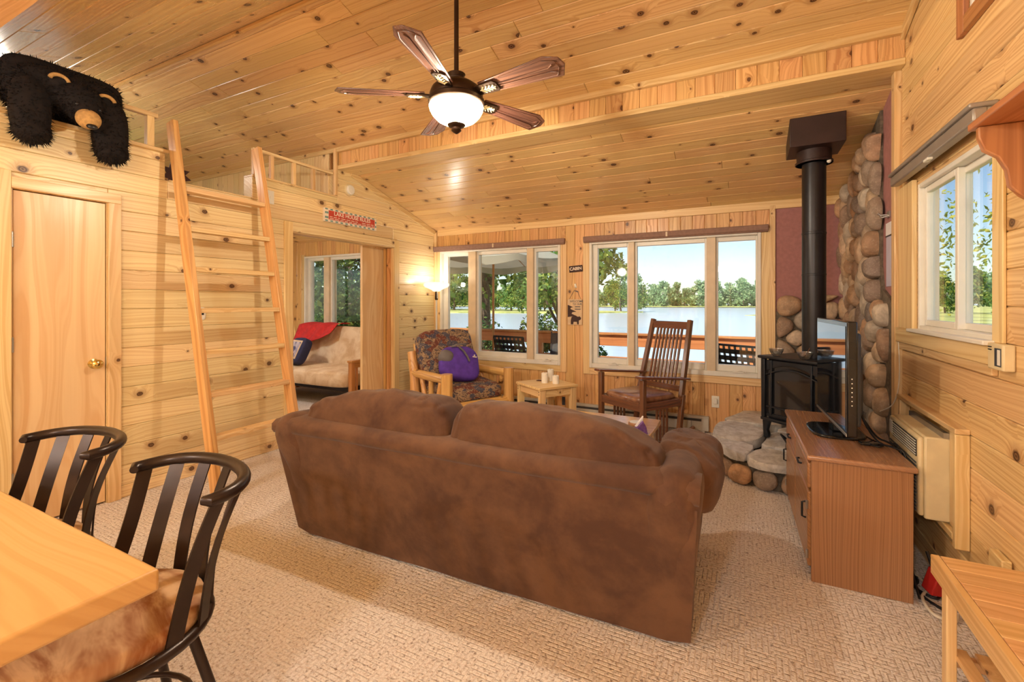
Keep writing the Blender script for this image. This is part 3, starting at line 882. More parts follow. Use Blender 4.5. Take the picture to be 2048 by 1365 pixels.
# ---- stone: Voronoi cells rounded into stones
def cells(pts, bounds):
    x0, y0, x1, y1 = bounds
    res = []
    for i, p in enumerate(pts):
        poly = [(x0,y0),(x1,y0),(x1,y1),(x0,y1)]
        for j, q in enumerate(pts):
            if i == j or abs(q[0]-p[0])+abs(q[1]-p[1]) > .9: continue
            a, b = q[0]-p[0], q[1]-p[1]
            c = (q[0]**2+q[1]**2-p[0]**2-p[1]**2)/2
            poly = clip_poly(poly, a, b, c)
            if len(poly) < 3: break
        res.append(poly)
    return res
def chaikin(poly, k=2):
    for _ in range(k):
        n = []
        for i in range(len(poly)):
            p, q = poly[i], poly[(i+1) % len(poly)]
            n += [(p[0]*.75+q[0]*.25, p[1]*.75+q[1]*.25), (p[0]*.25+q[0]*.75, p[1]*.25+q[1]*.75)]
        poly = n
    return poly
def centroid(poly):
    a = cx = cy = 0
    for i in range(len(poly)):
        (x0, y0), (x1, y1) = poly[i-1], poly[i]
        c = x0*y1-x1*y0
        a += c; cx += (x0+x1)*c; cy += (y0+y1)*c
    return (cx/(3*a), cy/(3*a)) if abs(a) > 1e-9 else poly[0]
def stone_field(parent, O, U, V, bounds, n, mat, seed, thick=(.05,.09), keep=None, stretch=1.0, shrink=.93, name='stone', flat=False):
    rg = random.Random(seed)
    x0, y0, x1, y1 = bounds
    sy = stretch
    b2 = (x0, y0/sy, x1, y1/sy)
    pts = [(rg.uniform(b2[0], b2[2]), rg.uniform(b2[1], b2[3])) for _ in range(n)]
    for _ in range(3):
        cs = cells(pts, b2)
        pts = [centroid(c) if len(c) > 2 else p for c, p in zip(cs, pts)]
        if _ < 2: pts = [(p[0]+rg.gauss(0, .018), p[1]+rg.gauss(0, .018)) for p in pts]
    cs = cells(pts, b2)
    U, V = Vector(U), Vector(V); N = U.cross(V)
    rot = Matrix((U, V, N)).transposed().to_4x4()
    for poly in cs:
        if len(poly) < 3: continue
        poly = [(x, y*sy) for x, y in poly]
        cx, cy = centroid(poly)
        if keep and not keep(cx, cy): continue
        p2 = chaikin([((x-cx)*shrink, (y-cy)*shrink) for x, y in poly], 2)
        th = rg.uniform(*thick)
        g = G()
        k = len(p2)
        prof = [(1,0),(1.0,.3),(.93,.62),(.76,.86),(.45,.99)] if not flat else [(1,0),(1,.7),(.97,.92),(.9,1.0)]
        ph = rg.uniform(0, 50)
        for s_, z in prof:
            for x, y in p2:
                nz = mnoise.noise(Vector((x*9+ph, y*9, z*2)))*.12
                g.v.append((x*s_*(1+nz*.4), y*s_*(1+nz*.4), z*th*(1+nz)))
        for i in range(len(prof)-1):
            for j in range(k):
                j2 = (j+1) % k
                g.f.append((i*k+j, i*k+j2, (i+1)*k+j2, (i+1)*k+j))
        g.v.append((0, 0, th*(1.02 if not flat else 1.0)))
        b = (len(prof)-1)*k
        for j in range(k): g.f.append((b+j, b+(j+1) % k, len(g.v)-1))
        o = g.obj(name, mat, parent, smooth=50 if not flat else 35)
        o.matrix_local = Matrix.Translation(Vector(O) + U*cx + V*cy) @ rot
sw = empty('stone_facing', (XN-.0125, 4.5, 0), label='floor to ceiling river stone facing on the nook side wall', cat='stone wall')
Lr = 1.50
oS = Vector((-.0005, 5.12-4.5, 0))
edge = lambda z: 1.40 if z < 1.34 else (1.22 if z < 1.5 else 1.16)
gm = G().prism([(0,0),(1.44,0),(1.44,1.36),(1.22,1.44),(1.17,1.6),(1.17,zc(5.12-1.17)-.01),(0,zc(5.12)-.01)], 0, .018, Matrix(((0,0,-1),(-1,0,0),(0,1,0))), (.0, .62, 0))
gm.obj('mortar_bed', M['mortar'], sw)
stone_field(sw, (-.016, .62, 0), (0,-1,0), (0,0,1), (0, .15, 1.5, 2.78), 165, M['river'], 3, (.05,.10), keep=lambda x, z: x < edge(z)-.0 and z < zc(5.12-x)-.07, stretch=1.25, shrink=.95)
sb = empty('stone_wainscot', (.5, YB-.001, 0), label='low river stone facing on the maroon wall behind the stove', cat='stone wall')
G().box(XS+.055-.5, -.03, 0, XN-.09-.5, 0, 1.26).obj('mortar_bed', M['mortar'], sb)
stone_field(sb, (.27-.5, -.028, .0), (1,0,0), (0,0,1), (0, .18, .50, 1.42), 22, M['river'], 14, (.05,.09), shrink=.95)
# ================================================================== HEARTH AND STOVE
ZH = lambda y: .19 + .09*max(0, min(1, (y-3.6)/.55))
he = empty('hearth', (.4, 4.3, 0), label='raised flagstone hearth with river stone front under the stove', cat='hearth')
HO = (.4, 4.3)
outl = [(.0,5.09),(-.06,4.85),(-.2,4.55),(-.24,4.25),(-.2,3.98),(-.06,3.78),(.14,3.70),(.34,3.69),(.55,3.69),(.72,3.69),(.72,5.09)]
core = [(HO[0]+(x-HO[0])*.93-HO[0]+.01, HO[1]+(y-HO[1])*.94-HO[1]+.01) for x, y in outl]
G().prism(core, 0, .155).obj('mortar_core', M['mortar'], he)
slabs = [[(-.24,4.02),(-.235,4.3),(-.2,4.5),(.0,4.52),(.16,4.36),(.13,4.12),(.02,4.0)],
         [(-.2,4.53),(-.07,4.84),(.0,5.06),(.3,5.05),(.34,4.62),(.12,4.5),(.0,4.55)],
         [(-.2,3.98),(-.12,3.82),(-.03,3.76),(.06,3.86),(.06,3.97)],
         [(-.01,3.74),(.12,3.66),(.33,3.68),(.35,3.86),(.2,3.93),(.08,3.9)],
         [(.1,3.97),(.22,3.95),(.42,3.92),(.5,4.15),(.3,4.3),(.19,4.3),(.15,4.1)],
         [(.37,3.69),(.56,3.69),(.72,3.70),(.72,3.98),(.52,4.02),(.38,3.86)],
         [(.2,4.36),(.34,4.32),(.53,4.18),(.72,4.1),(.72,4.6),(.38,4.62)],
         [(.34,4.67),(.72,4.65),(.72,5.05),(.34,5.05)]]
for sl in slabs:
    cx, cy = centroid(sl)
    p2 = chaikin([((x-cx)*1.0, (y-cy)*1.0) for x, y in sl], 1)
    g = G(); k = len(p2)
    for s_, z in ((.985,.0),(1,.02),(.985,.042),(.94,.05)):
        for x, y in p2:
            zz = ZH(cy+y)-.19 if z > .03 else (ZH(cy+y)-.19)*.6
            g.v.append((x*s_, y*s_, z + zz + mnoise.noise(Vector((x*14+cx*9, y*14, z*9)))*.006))
    for i in range(3):
        for j in range(k): g.f.append((i*k+j, i*k+(j+1) % k, (i+1)*k+(j+1) % k, (i+1)*k+j))
    g.f.append(tuple(3*k+j for j in range(k))); g.f.append(tuple(reversed(range(k))))
    g.obj('flagstone', M['flag'], he, smooth=35, loc=(cx-HO[0], cy-HO[1], .15))
rg = random.Random(5)
path = outl[:10]
acc = .06
for i in range(len(path)-1):
    a, b = Vector(path[i]), Vector(path[i+1])
    d = (b-a); L = d.length; d.normalize()
    while acc < L:
        w = rg.uniform(.1, .17)
        p = a + d*acc
        nrm = Vector((d.y, -d.x))
        q = p + nrm*-.012
        g = G().blob((0,0,0), (w*.98, .09, rg.uniform(.12,.15)), .8, .8, 16, 10, amp=.012, freq=14, seed=rg.random()*9)
        o = g.obj('face_stone', M['river'], he, smooth=60, loc=(q.x-HO[0], q.y-HO[1], .078), rot=(0, 0, math.degrees(math.atan2(d.y, d.x))))
        acc += w
    acc -= L

st = empty('wood_stove', (.43, 4.10, .285), -41.5, label='black cast iron stove with arched glass on the hearth', cat='stove')
# local: front face looks to -Y, glass side looks to +X
sw_, sd_ = .225, .19
zt = .64
leg = [(0,0),(.035,0),(.04,.03),(.028,.06),(.045,.12),(.075,.15),(-.01,.15),(-.005,.06)]
for sx in (-1, 1):
    for sy in (-1, 1):
        mm = Matrix(((-sx,0,0),(0,0,1),(0,1,0)))
        G().prism([(x-.01, y) for x, y in leg], -.018, .018, mm, (sx*sw_, sy*(sd_-.02), 0)).obj('leg', M['black_iron'], st, bevel=.006)
G().box(-sw_+.02, -sd_+.02, .15, sw_-.02, sd_, .62).obj('firebox', M['black_iron'], st, bevel=.006)
G().box(-sw_-.02, -sd_-.02, .14, sw_+.02, sd_+.02, .165).obj('base_ledge', M['black_iron'], st, bevel=.007)
G().box(-sw_-.035, -sd_-.035, .625, sw_+.035, sd_+.03, .648).obj('top_plate', M['black_iron'], st, bevel=.008)
for (x, y) in ((-sw_, -sd_), (sw_, -sd_), (sw_, sd_-.03), (-sw_, sd_-.03)):
    G().box(x-.016, y-.016, .165, x+.016, y+.016, .625).obj('corner_post', M['black_iron'], st, bevel=.005)
def glazed(nm, W, rot, off):
    fr = empty('glazed_front' if nm == 0 else 'glazed_side', off, 0); fr.parent = st; fr.rotation_euler = (0, 0, R(rot))
    return fr
for nm, W, rot, off in ((0, sw_-.02, 0, (0, -sd_+.012, 0)), (1, sd_-.02, 90, (sw_-.012, 0, 0))):
    mrot = Matrix.Rotation(R(rot), 3, 'Z')
    def put(g):
        g.v = [tuple(mrot @ Vector(v) + Vector(off)) for v in g.v]; return g
    put(G().box(-W, -.004, .19, W, .006, .6)).obj('glass_pane', M['darkglass'], st)
    put(G().box(-W, -.016, .175, W, .0, .2)).obj('door_rail', M['black_iron'], st, bevel=.004)
    arch = [(-W, .615), (-W, .53)] + [(-W + 2*W*i/16, .53 + .055*math.sin(math.pi*i/16)) for i in range(1, 16)] + [(W, .53), (W, .615)]
    put(G().prism(arch, 0, .014, Matrix(((1,0,0),(0,0,-1),(0,1,0))))).obj('arched_rail', M['black_iron'], st, bevel=.003)
    put(G().tube([(-W + 2*W*i/16, -.016, .50 + .055*math.sin(math.pi*i/16)) for i in range(17)], .006, 8)).obj('arch_bead', M['black_iron'], st, smooth=60)
    for x in (-W*.78, W*.78):
        put(G().box(x-.007, -.022, .19, x+.007, -.008, .615)).obj('glazing_bar', M['black_iron'], st, bevel=.003)
    put(G().box(-W, -.02, .245, W, -.008, .258)).obj('glazing_bar', M['black_iron'], st, bevel=.003)
px, py = .463, 4.09
pp = empty('stove_pipe', (px, py, .93), label='black stove pipe running from stove to ceiling box', cat='stove pipe')
G().lathe([(.078,.0035),(.078,.62),(.08,.622),(.08,.632),(.078,.634),(.078,.93),(.0805,.932),(.0805,.944),(.078,.946),(.078,1.50)], 28).obj('pipe', M['black_pipe'], pp, smooth=40)
G().lathe([(.118,1.46),(.122,1.462),(.122,1.475),(.112,1.48),(.112,1.585)], 28).lathe([(.08,1.46),(.118,1.46)], 28).obj('collar', M['brown_box'], pp, smooth=40)
G().prism([(-.19,1.555+.06-.06),(.15,1.555),(.15,zc(py+.15)-.93-.002),(-.19,zc(py-.19)-.93-.002)], -.17, .17, Matrix(((0,0,1),(1,0,0),(0,1,0)))).obj('ceiling_box', M['brown_box'], pp, bevel=.004)
G().blob((.085, -.07, 1.455), (.03,.03,.03), nu=12, nv=8).obj('smoke_sensor', M['white_plastic'], pp, smooth=60)
zst = .285+.648
for i, (lx, ly) in enumerate(((-.16, -.14), (.09, -.165), (.2, .07))):
    v = Matrix.Rotation(R(-41.5), 2) @ Vector((lx, ly))
    n = 18
    g = G()
    for k, (r, z) in enumerate([(.02,0),(.03,.005),(.042,.03),(.05,.055),(.046,.055),(.036,.03),(.018,.012)]):
        for j in range(n):
            a = 2*math.pi*j/n
            rr = r*(1+.09*math.cos(9*a)*(1 if k in (2,3) else 0))
            g.v.append((rr*math.cos(a), rr*math.sin(a), z))
    for k in range(6):
        for j in range(n): g.f.append((k*n+j, k*n+(j+1) % n, (k+1)*n+(j+1) % n, (k+1)*n+j))
    g.f.append(tuple(range(n))[::-1]); g.f.append(tuple(6*n+j for j in range(n)))
    e = empty('glass_votive', (.43+v.x, 4.10+v.y, zst+.001), label=['scalloped clear glass votive at the outer end of the stove top', 'clear glass votive holding a match on the stove top', 'scalloped clear glass votive beside the stove pipe'][i], cat='votive', group='votives on the stove')
    g.obj('bowl', M['clear'], e, smooth=60)
    if i == 1: G().cyl((0,0,.02), (.035,.02,.085), .003, n=6).obj('match_stick', M['ring_brown'], e)
    else: G().lathe([(.02,.014),(.02,.03),(.001,.03)], 12).obj('tea_light', M['candle'], e)
po = tag(G().tube([(.29,4.0,.31),(.24,3.95,.36),(.30,3.84,.285),(.36,3.74,.245)], .007, 8).obj('stove_poker', M['black_iron'], smooth=60), 'thin black poker leaning on the hearth flagstones', 'poker')

# ================================================================== SOFA
so = empty('sofa', (-1.258, 1.84, 0), 2.0, label='brown suede two-cushion sofa seen from behind', cat='sofa')
def quilt(prof, x0, x1, nx, fn=None, amp=.004, seed=0):
    """extrude a closed YZ profile along X with soft ends"""
    g = G(); k = len(prof)
    cy = sum(p[0] for p in prof)/k; cz = sum(p[1] for p in prof)/k
    for i in range(nx+1):
        t = i/nx; x = x0+(x1-x0)*t
        e = min(t, 1-t)*abs(x1-x0)
        s_ = 1 - .06*max(0, 1-e/.03)**2
        for y, z in prof:
            p = Vector((x, cy+(y-cy)*s_, cz+(z-cz)*s_))
            if fn: p = fn(p)
            p += Vector((0, 1, .6))*mnoise.noise(Vector((p.x*3+seed, p.y*5, p.z*5)))*amp
            g.v.append(tuple(p))
    for i in range(nx):
        for j in range(k):
            j2 = (j+1) % k
            g.f.append((i*k+j, i*k+j2, (i+1)*k+j2, (i+1)*k+j))
    g.f.append(tuple(range(k))[::-1]); g.f.append(tuple(nx*k+j for j in range(k)))
    return g
tp = lambda p: Vector((p.x*(1+.05*p.z), p.y, p.z - max(0, abs(p.x)-.95)*.12*max(0, (p.z-.45)/.2)))
back = [(.0,.015),(-.04,.2),(-.085,.4),(-.135,.632),(.02,.632),(.16,.4),(.2,.015)]
quilt(back[::-1], -1.07, 1.07, 24, tp, .004, 1).obj('back_panel', M['suede'], so, smooth=50)
roll = [(-.138,.63),(-.150,.652),(-.146,.69),(-.115,.712),(-.03,.715),(.05,.70),(.09,.655),(.08,.63)]
quilt(roll[::-1], -1.075, 1.075, 26, tp, .006, 4).obj('back_rail', M['suede'], so, smooth=70)
G().box(-1.05, .15, .03, 1.05, .86, .26).obj('base', M['suede'], so, bevel=.02)
for sx in (-1, 1):
    arm = [(.90,.02),(1.065,.02),(1.09,.3),(1.10,.52),(1.125,.62),(1.11,.71),(1.04,.745),(.95,.735),(.90,.65),(.885,.4)]
    g = G(); k = len(arm); ny = 18
    for i in range(ny+1):
        t = i/ny; y = -.09 + 1.0*t
        e = min(t, 1-t)
        s_ = 1 - .22*max(0, 1-e/.05)**2
        for x, z in arm:
            lean = -.16*max(0, (z-.1))*max(0, 1-t*5)
            yy = y + (.09 if z < .3 else .09*(1-(z-.3)/.4))*max(0, 1-t*8) + lean
            zz = .36+(z-.36)*s_ - (.13*t if z > .45 else 0)
            pz = mnoise.noise(Vector((x*6+sx, yy*6, zz*6)))*.008
            g.v.append((sx*((x-.99)*s_+.99+pz), yy, zz))
    for i in range(ny):
        for j in range(k):
            j2 = (j+1) % k
            q = (i*k+j, i*k+j2, (i+1)*k+j2, (i+1)*k+j)
            g.f.append(q if sx < 0 else q[::-1])
    a0 = tuple(range(k)); a1 = tuple(ny*k+j for j in range(k))
    g.f.append(a0[::-1] if sx < 0 else a0); g.f.append(a1 if sx < 0 else a1[::-1])
    ao = g.obj('arm', M['suede'], so, smooth=60)
    ao.modifiers.new('soft', 'SUBSURF').levels = 1
    ao.modifiers['soft'].render_levels = 1
    p = G().blob((sx*1.03, .54, .545), (.30, .78, .26), .55, .6, 64, 32, (-4, sx*10, 0), .022, 7, 3+sx)
    for i, v in enumerate(p.v):
        w = mnoise.noise(Vector((v[0]*4, v[1]*22, v[2]*5)))*.010 - .012*(1-abs(mnoise.noise(Vector((v[0]*5, v[1]*13+v[0]*6, 3.0)))))**6
        p.v[i] = (v[0], v[1], v[2]+w)
    p.obj('arm_pillow', M['suede'], so, smooth=80)
for i, (x, w) in enumerate(((-.475, .95), (.485, .97))):
    b = G().blob((x, .04, .715), (w, .25, .33), .38, .26, 140, 44, (-9, 0, 0), .012, 4.5, 5+i)
    for q, v in enumerate(b.v):
        ex = abs(v[0]-x)/(w/2)
        wr_ = mnoise.noise(Vector((v[0]*9, v[1]*8, v[2]*34+i*7)))*.014*max(0, ex-.45)*1.8
        tw = mnoise.noise(Vector((v[0]*7+3, v[1]*6, i)))*.018*max(0, (v[2]-.76)/.1)
        fold = (1-abs(mnoise.noise(Vector((v[0]*11+v[2]*9, v[2]*13-v[0]*3, i*5.0)))))**7*.016*max(0, min(1, (ex-.55)/.3))
        fold += (1-abs(mnoise.noise(Vector((v[0]*6, v[1]*4, i*3.0)))))**8*.009*max(0, min(1, (v[2]-.78)/.06))
        wr_ -= fold
        b.v[q] = (v[0]-(.03 if v[0] > x else -.03)*max(0, (v[2]-.74)/.1)*ex, v[1]-wr_*.8, v[2]+wr_*.4+tw - .075*max(0, min(1, (abs(v[0])-.45)/.5))**1.5*max(0, (v[2]-.6)/.27))
    b.obj('back_cushion', M['suede'], so, smooth=80)
    s = G().blob((x, .5, .36), (w*.96, .74, .22), .35, .3, 44, 16, (0,0,0), .01, 5, 9+i)
    s.obj('seat_cushion', M['suede'], so, smooth=80)
for sx in (-1, 1):
    for y in (.06, .8):
        G().box(sx*.98-.03, y-.03, 0, sx*.98+.03, y+.03, .04).obj('foot', M['mission'], so)

# ================================================================== COFFEE TABLE
ct = empty('coffee_table', (-1.22, 3.42, 0), label='honey pine coffee table in front of the sofa', cat='coffee table')
G().box(-.64, -.26, .40, .64, .26, .435).obj('top', M['coffee'], ct, bevel=.006)
for sx in (-1, 1):
    for sy in (-1, 1): G().box(sx*.56-.03, sy*.2-.03, 0, sx*.56+.03, sy*.2+.03, .398).obj('leg', M['pine_furn_z'], ct, bevel=.004)
for y in (-.2, .2): G().box(-.53, y-.012, .32, .53, y+.012, .398).obj('apron', M['pine_furn'], ct)
for x in (-.56, .56): G().box(x-.012, -.17, .32, x+.012, .17, .398).obj('apron', M['pine_furn'], ct)
for i, (x, y) in enumerate(((-.72, 3.42), (-1.83, 3.40))):
    e = empty('coaster', (x, y, .436), label=['round wooden coaster with pale top at the end of the coffee table nearer the stove', 'round pale coaster at the end of the coffee table nearer the armchair'][i], cat='coaster', group='coasters on the coffee table')
    G().lathe([(.05,0),(.053,.008),(.053,.02),(.05,.026)], 24).obj('rim', M['oak'], e, smooth=40)
    G().lathe([(.045,.0265),(.045,.029),(.001,.029)], 24).obj('face', M['bluewhite'], e)
e = empty('tissue_packet', (-.655, 3.22, .436), 30, label='open packet with pink and purple print on the coffee table', cat='packet')
G().prism([(-.055,0),(.055,0),(.045,.05),(.02,.095),(-.02,.05)], -.025, .025, Matrix(((1,0,0),(0,0,-1),(0,1,0)))).obj('wrapper', M['fridge'], e, bevel=.006)
G().prism([(-.03,.05),(.02,.05),(.028,.125),(-.0,.09)], -.012, .012, Matrix(((1,0,0),(0,0,-1),(0,1,0)))).obj('tissue', M['tissue'], e, bevel=.004)

# ================================================================== LOG ARMCHAIR (local -Y is the front)
ac = empty('log_armchair', (-2.83, 4.29, 0), 64.5, label='peeled log armchair with lodge print cushions in the corner', cat='armchair')
wd, dp = .39, .36
for sx in (-1, 1):
    G().tube([(sx*wd, -dp, 0), (sx*wd, -dp, .30), (sx*wd, -dp, .625)], [.062, .06, .058], 14).obj('front_post', M['log'], ac, smooth=40, bevel=0)
    G().tube([(sx*wd, dp, 0), (sx*wd, dp+.02, .5), (sx*wd, dp+.1, .78)], [.058, .055, .05], 14).obj('rear_post', M['log'], ac, smooth=40)
    G().tube([(sx*wd, -dp+.03, .565), (sx*wd, .0, .555), (sx*wd, dp+.02, .55)], [.045, .05, .046], 12).obj('arm_rail', M['log'], ac, smooth=40)
    G().tube([(sx*wd, -dp+.03, .17), (sx*wd, dp, .17)], .045, 12).obj('side_rail', M['log'], ac, smooth=40)
    for a, b in ((-.24, -.13), (-.02, -.02), (.2, .08)):
        G().tube([(sx*wd, a, .53), (sx*wd, b, .19)], .028, 10).obj('strut', M['log'], ac, smooth=40)
G().tube([(-wd+.03, -dp, .27), (wd-.03, -dp, .27)], .05, 12).obj('front_rail', M['log'], ac, smooth=40)
G().tube([(-wd+.03, dp, .2), (wd-.03, dp, .2)], .045, 12).obj('rear_rail', M['log'], ac, smooth=40)
for k in range(6): G().box(-wd+.05, -.3+k*.12, .305, wd-.05, -.24+k*.12, .322).obj('seat_slat', M['pine_furn'], ac)
G().blob((0, -.03, .405), (.68, .70, .17), .45, .35, 44, 16, (5,0,0), .014, 6, 2).obj('seat_cushion', M['pattern'], ac, smooth=80)
bc = G().blob((0, .33, .70), (.70, .19, .66), .38, .32, 44, 24, (-19,0,0), .014, 5, 4)
bc.obj('back_cushion', M['pattern'], ac, smooth=80)
for i in range(2): G().tube([(-.3+.6*i, .42, .3), (-.3+.6*i, .56, .86)], .025, 10).obj('back_stay', M['log'], ac, smooth=40)
ps = empty('purple_pillow', (-2.80, 4.20, .52), 56, label='purple fleece stuff-sack pillow with grey strap on the armchair', cat='pillow')
pg = G().blob((0,0,.155), (.46,.17,.38), .6, .6, 40, 22, (-24,10,0), .018, 6, 1)
pg.obj('bag', M['purple'], ps, smooth=80)
G().blob((-.16,.0,.235), (.16,.15,.16), .8, .8, 24, 14, (-20,20,0), .008, 8, 2).obj('grey_end', M['strap_gray'], ps, smooth=80)
G().tube([(-.02,-.03,.345),(.02,-.075,.30),(.05,-.105,.24),(.07,-.115,.19)], .011, 6).obj('strap', M['strap_gray'], ps, smooth=60)
G().tube([(-.09,.0,.345),(-.05,-.03,.365),(.02,-.02,.37),(.06,.0,.36)], .012, 6).obj('strap', M['strap_gray'], ps, smooth=60)
G().obox((.142,-.094,.23), (.05,.004,.012), (24,10,0)).obox((.142,-.088,.247), (.014,.004,.014), (24,50,0)).obj('logo', M['sign_white'], ps)

# ================================================================== SIDE TABLE, CANDLES, HEATERS
e_ang = 56.6
t = empty('side_table', (-1.865, 4.44, 0), e_ang, label='small square pine side table between armchair and rocker', cat='table')
hw = .225
G().box(-hw-.01, -hw-.01, .475, hw+.01, hw+.01, .5).obj('top', M['pine_furn'], t, bevel=.003)
for sx in (-1, 1):
    for sy in (-1, 1):
        l = G().box(sx*(hw-.035)-.035, sy*(hw-.02)-.02, 0, sx*(hw-.035)+.035, sy*(hw-.02)+.02, .474).obj('leg', M['pine_furn_z'], t, bevel=.004)
        for z in (.43, .455): G().cyl((sx*hw, sy*(hw-.02), z), (sx*(hw+.003), sy*(hw-.02), z), .005, n=8).obj('screw', M['sign_brown'], l)
for sy in (-1, 1): G().box(-hw+.075, sy*(hw-.02)-.012, .40, hw-.075, sy*(hw-.02)+.012, .474).obj('apron', M['pine_furn'], t)
for sx in (-1, 1): G().box(sx*(hw-.03)-.012, -hw+.045, .40, sx*(hw-.03)+.012, hw-.045, .474).obj('apron', M['pine_furn'], t)
cand = [((-1.88, 4.43), .034, .105, 'short white pillar candle standing beside the other two'), ((-1.87, 4.57), .034, .125, 'tallest white pillar candle at the back of the side table'), ((-1.76, 4.44), .035, .085, 'lowest white pillar candle on the side table')]
for (x, y), r, h, lb in cand:
    e = empty('pillar_candle', (x, y, .501), label=lb, cat='candle', group='candles on the side table')
    G().lathe([(r,0),(r,h-.004),(r-.004,h),(r-.01,h-.004),(.001,h-.01)], 24).obj('wax', M['candle'], e, smooth=40)
    G().cyl((0,0,h-.01), (.002,0,h+.008), .0015, n=6).obj('wick', M['nose'], e)
ob = tag(G().box(-.05,-.03,0,.05,.03,.006).obj('matchbox', M['ring_brown'], loc=(-1.955, 4.52, .501), bevel=.002), 'small dark matchbox beside the candles', 'matchbox')
e = empty('tissue_box', (-2.13, 4.58, 0), 20, label='purple tissue box with a white tissue under the side table', cat='tissue box')
G().box(-.055,-.055,0,.055,.055,.12).obj('carton', M['fridge'], e, bevel=.004)
G().add([(-.05,-.03,.115),(.05,-.03,.115),(.05,.03,.115),(-.05,.03,.115),(-.05,-.02,.15),(.052,-.01,.16),(.04,.03,.15),(-.045,.03,.165),(.0,.0,.20)],
        [(0,1,5,4),(1,2,6,5),(2,3,7,6),(3,0,4,7),(4,5,8),(5,6,8),(6,7,8),(7,4,8)]).obj('tissue', M['tissue'], e)
for i, (x, y, w, d, h, z, mt, lb) in enumerate(((-1.84, 4.47, .2, .15, .03, 0, 'book_red', 'red-brown book lowest under the side table'), (-1.86, 4.45, .19, .14, .025, .031, 'book_teal', 'teal book on top of the red-brown book under the side table'))):
    e = empty('book', (x, y, z), 50+12*i, label=lb, cat='book', group='books under the side table')
    G().box(-w/2,-d/2,0,w/2,d/2,.003).box(-w/2,-d/2,h-.003,w/2,d/2,h).box(-w/2,-d/2,.003,-w/2+.004,d/2,h-.003).obj('cover', M[mt], e)
    G().box(-w/2+.004,-d/2+.004,.003,w/2-.004,d/2-.004,h-.003).obj('pages', M['tissue'], e)
def heater(x0, x1, lb):
    e = empty('baseboard_heater', ((x0+x1)/2, YB-.0, .02), label=lb, cat='heater', group='baseboard heaters')
    w = (x1-x0)/2
    G().box(-w,-.055,.0,w,-.001,.15).obj('body', M['heater'], e, bevel=.004)
    G().box(-w+.05,-.058,.098,w-.07 if w > .4 else w-.05,-.05,.122).obj('slot', M['heater_dark'], e)
    G().box(-w+.01,-.06,.128,w-.01,-.054,.15).obj('hood', M['heater'], e, bevel=.002)
    G().box(w-.17 if w > .4 else -w,-.059,.0,w-.168 if w > .4 else -w+.01,-.05,.126).obj('end_seam', M['heater_dark'], e)
    for x in (-w+.06, w-.06): G().box(x-.02,-.05,-.02,x+.02,-.01,.0).obj('foot', M['heater'], e)
heater(-1.80, -.33, 'long grey baseboard heater behind the rocking chair')
heater(-3.0, -2.05, 'grey baseboard heater behind the side table and armchair')

# ================================================================== FLOOR LAMP
fl = empty('floor_lamp', (-3.60, 4.86, 0), label='white torchiere floor lamp glowing in the corner behind the armchair', cat='lamp')
G().lathe([(.12,0),(.125,.012),(.11,.022),(.03,.03),(.015,.05)], 24).obj('base', M['white_plastic'], fl, smooth=40)
G().cyl((0,0,.04), (0,0,1.40), .011, n=12).obj('pole', M['white_plastic'], fl, smooth=40)
G().lathe([(.018,1.38),(.022,1.40),(.02,1.47),(.015,1.5)], 16).obj('socket', M['bronze'], fl, smooth=40)
G().tube([(.03,-.02,1.5),(.032,-.022,1.44),(.03,-.02,1.40)], .005, 8).obj('pull_chain', M['white_plastic'], fl)
sh_ = G().lathe([(.03,1.49),(.05,1.495),(.058,1.508),(.10,1.527),(.15,1.548),(.168,1.57),(.165,1.595),(.14,1.612),(.13,1.612),(.155,1.592),(.158,1.572),(.14,1.556),(.09,1.535),(.05,1.516)], 32)
sh_.obj('shade', M['torch'], fl, smooth=60)
def bulb(name, loc, watt, parent, col=(1,.92,.79), rad=.03):
    d = bpy.data.lights.new(name, 'POINT'); d.energy = watt; d.color = col; d.shadow_soft_size = rad
    o = bpy.data.objects.new(name, d); COL.objects.link(o); o.location = loc; o.parent = parent
    return o
bulb('bulb', (0,0,1.60), LAMP_W, fl, rad=.035)

# ================================================================== MISSION ROCKER (local -Y is the front)
rk = empty('rocking_chair', (-.93, 4.60, 0), -32.3, label='tall dark mission rocking chair with spindle back and leather seat', cat='rocking chair')
W2_ = .28; FY, BY = -.25, .25
mw = M['mission']
for sx in (-1, 1):
    G().box(sx*W2_-.024, FY-.022, .045, sx*W2_+.024, FY+.022, .64).obj('front_leg', mw, rk, bevel=.004)
    G().beam((sx*W2_, BY-.02, .05), (sx*W2_, BY+.04, .45), .045, .04).obj('rear_leg', mw, rk, bevel=.004)
    G().beam((sx*(W2_-.01), BY+.03, .42), (sx*(W2_-.045), BY+.21, 1.17), .045, .042, (1,0,0)).obj('back_post', mw, rk, bevel=.004)
    G().beam((sx*W2_, FY-.06, .665), (sx*W2_, BY+.11, .60), .085, .022).obj('arm', M['mission'], rk, bevel=.006)
    G().box(sx*W2_-.014, FY+.02, .35, sx*W2_+.014, BY+.0, .42).obj('seat_rail', mw, rk, bevel=.003)
    G().tube([(sx*W2_, FY-.13, .075), (sx*W2_, FY, .038), (sx*W2_, 0, .022), (sx*W2_, BY, .045), (sx*W2_, BY+.2, .11)], .02, 8).obj('rocker_runner', mw, rk, smooth=50)
    for k in range(4):
        y = -.07 + k*.045
        G().box(sx*W2_-.008, y-.009, .05, sx*W2_+.008, y+.009, .35).obj('side_slat', mw, rk)
G().box(-W2_, FY-.016, .34, W2_, FY+.016, .42).obj('front_rail', mw, rk, bevel=.004)
G().box(-W2_, BY-.0, .33, W2_, BY+.03, .42).obj('rear_rail', mw, rk, bevel=.004)
G().beam((-W2_+.03, BY+.195, 1.115), (W2_-.03, BY+.195, 1.115), .026, .075).obj('crest_rail', mw, rk, bevel=.004)
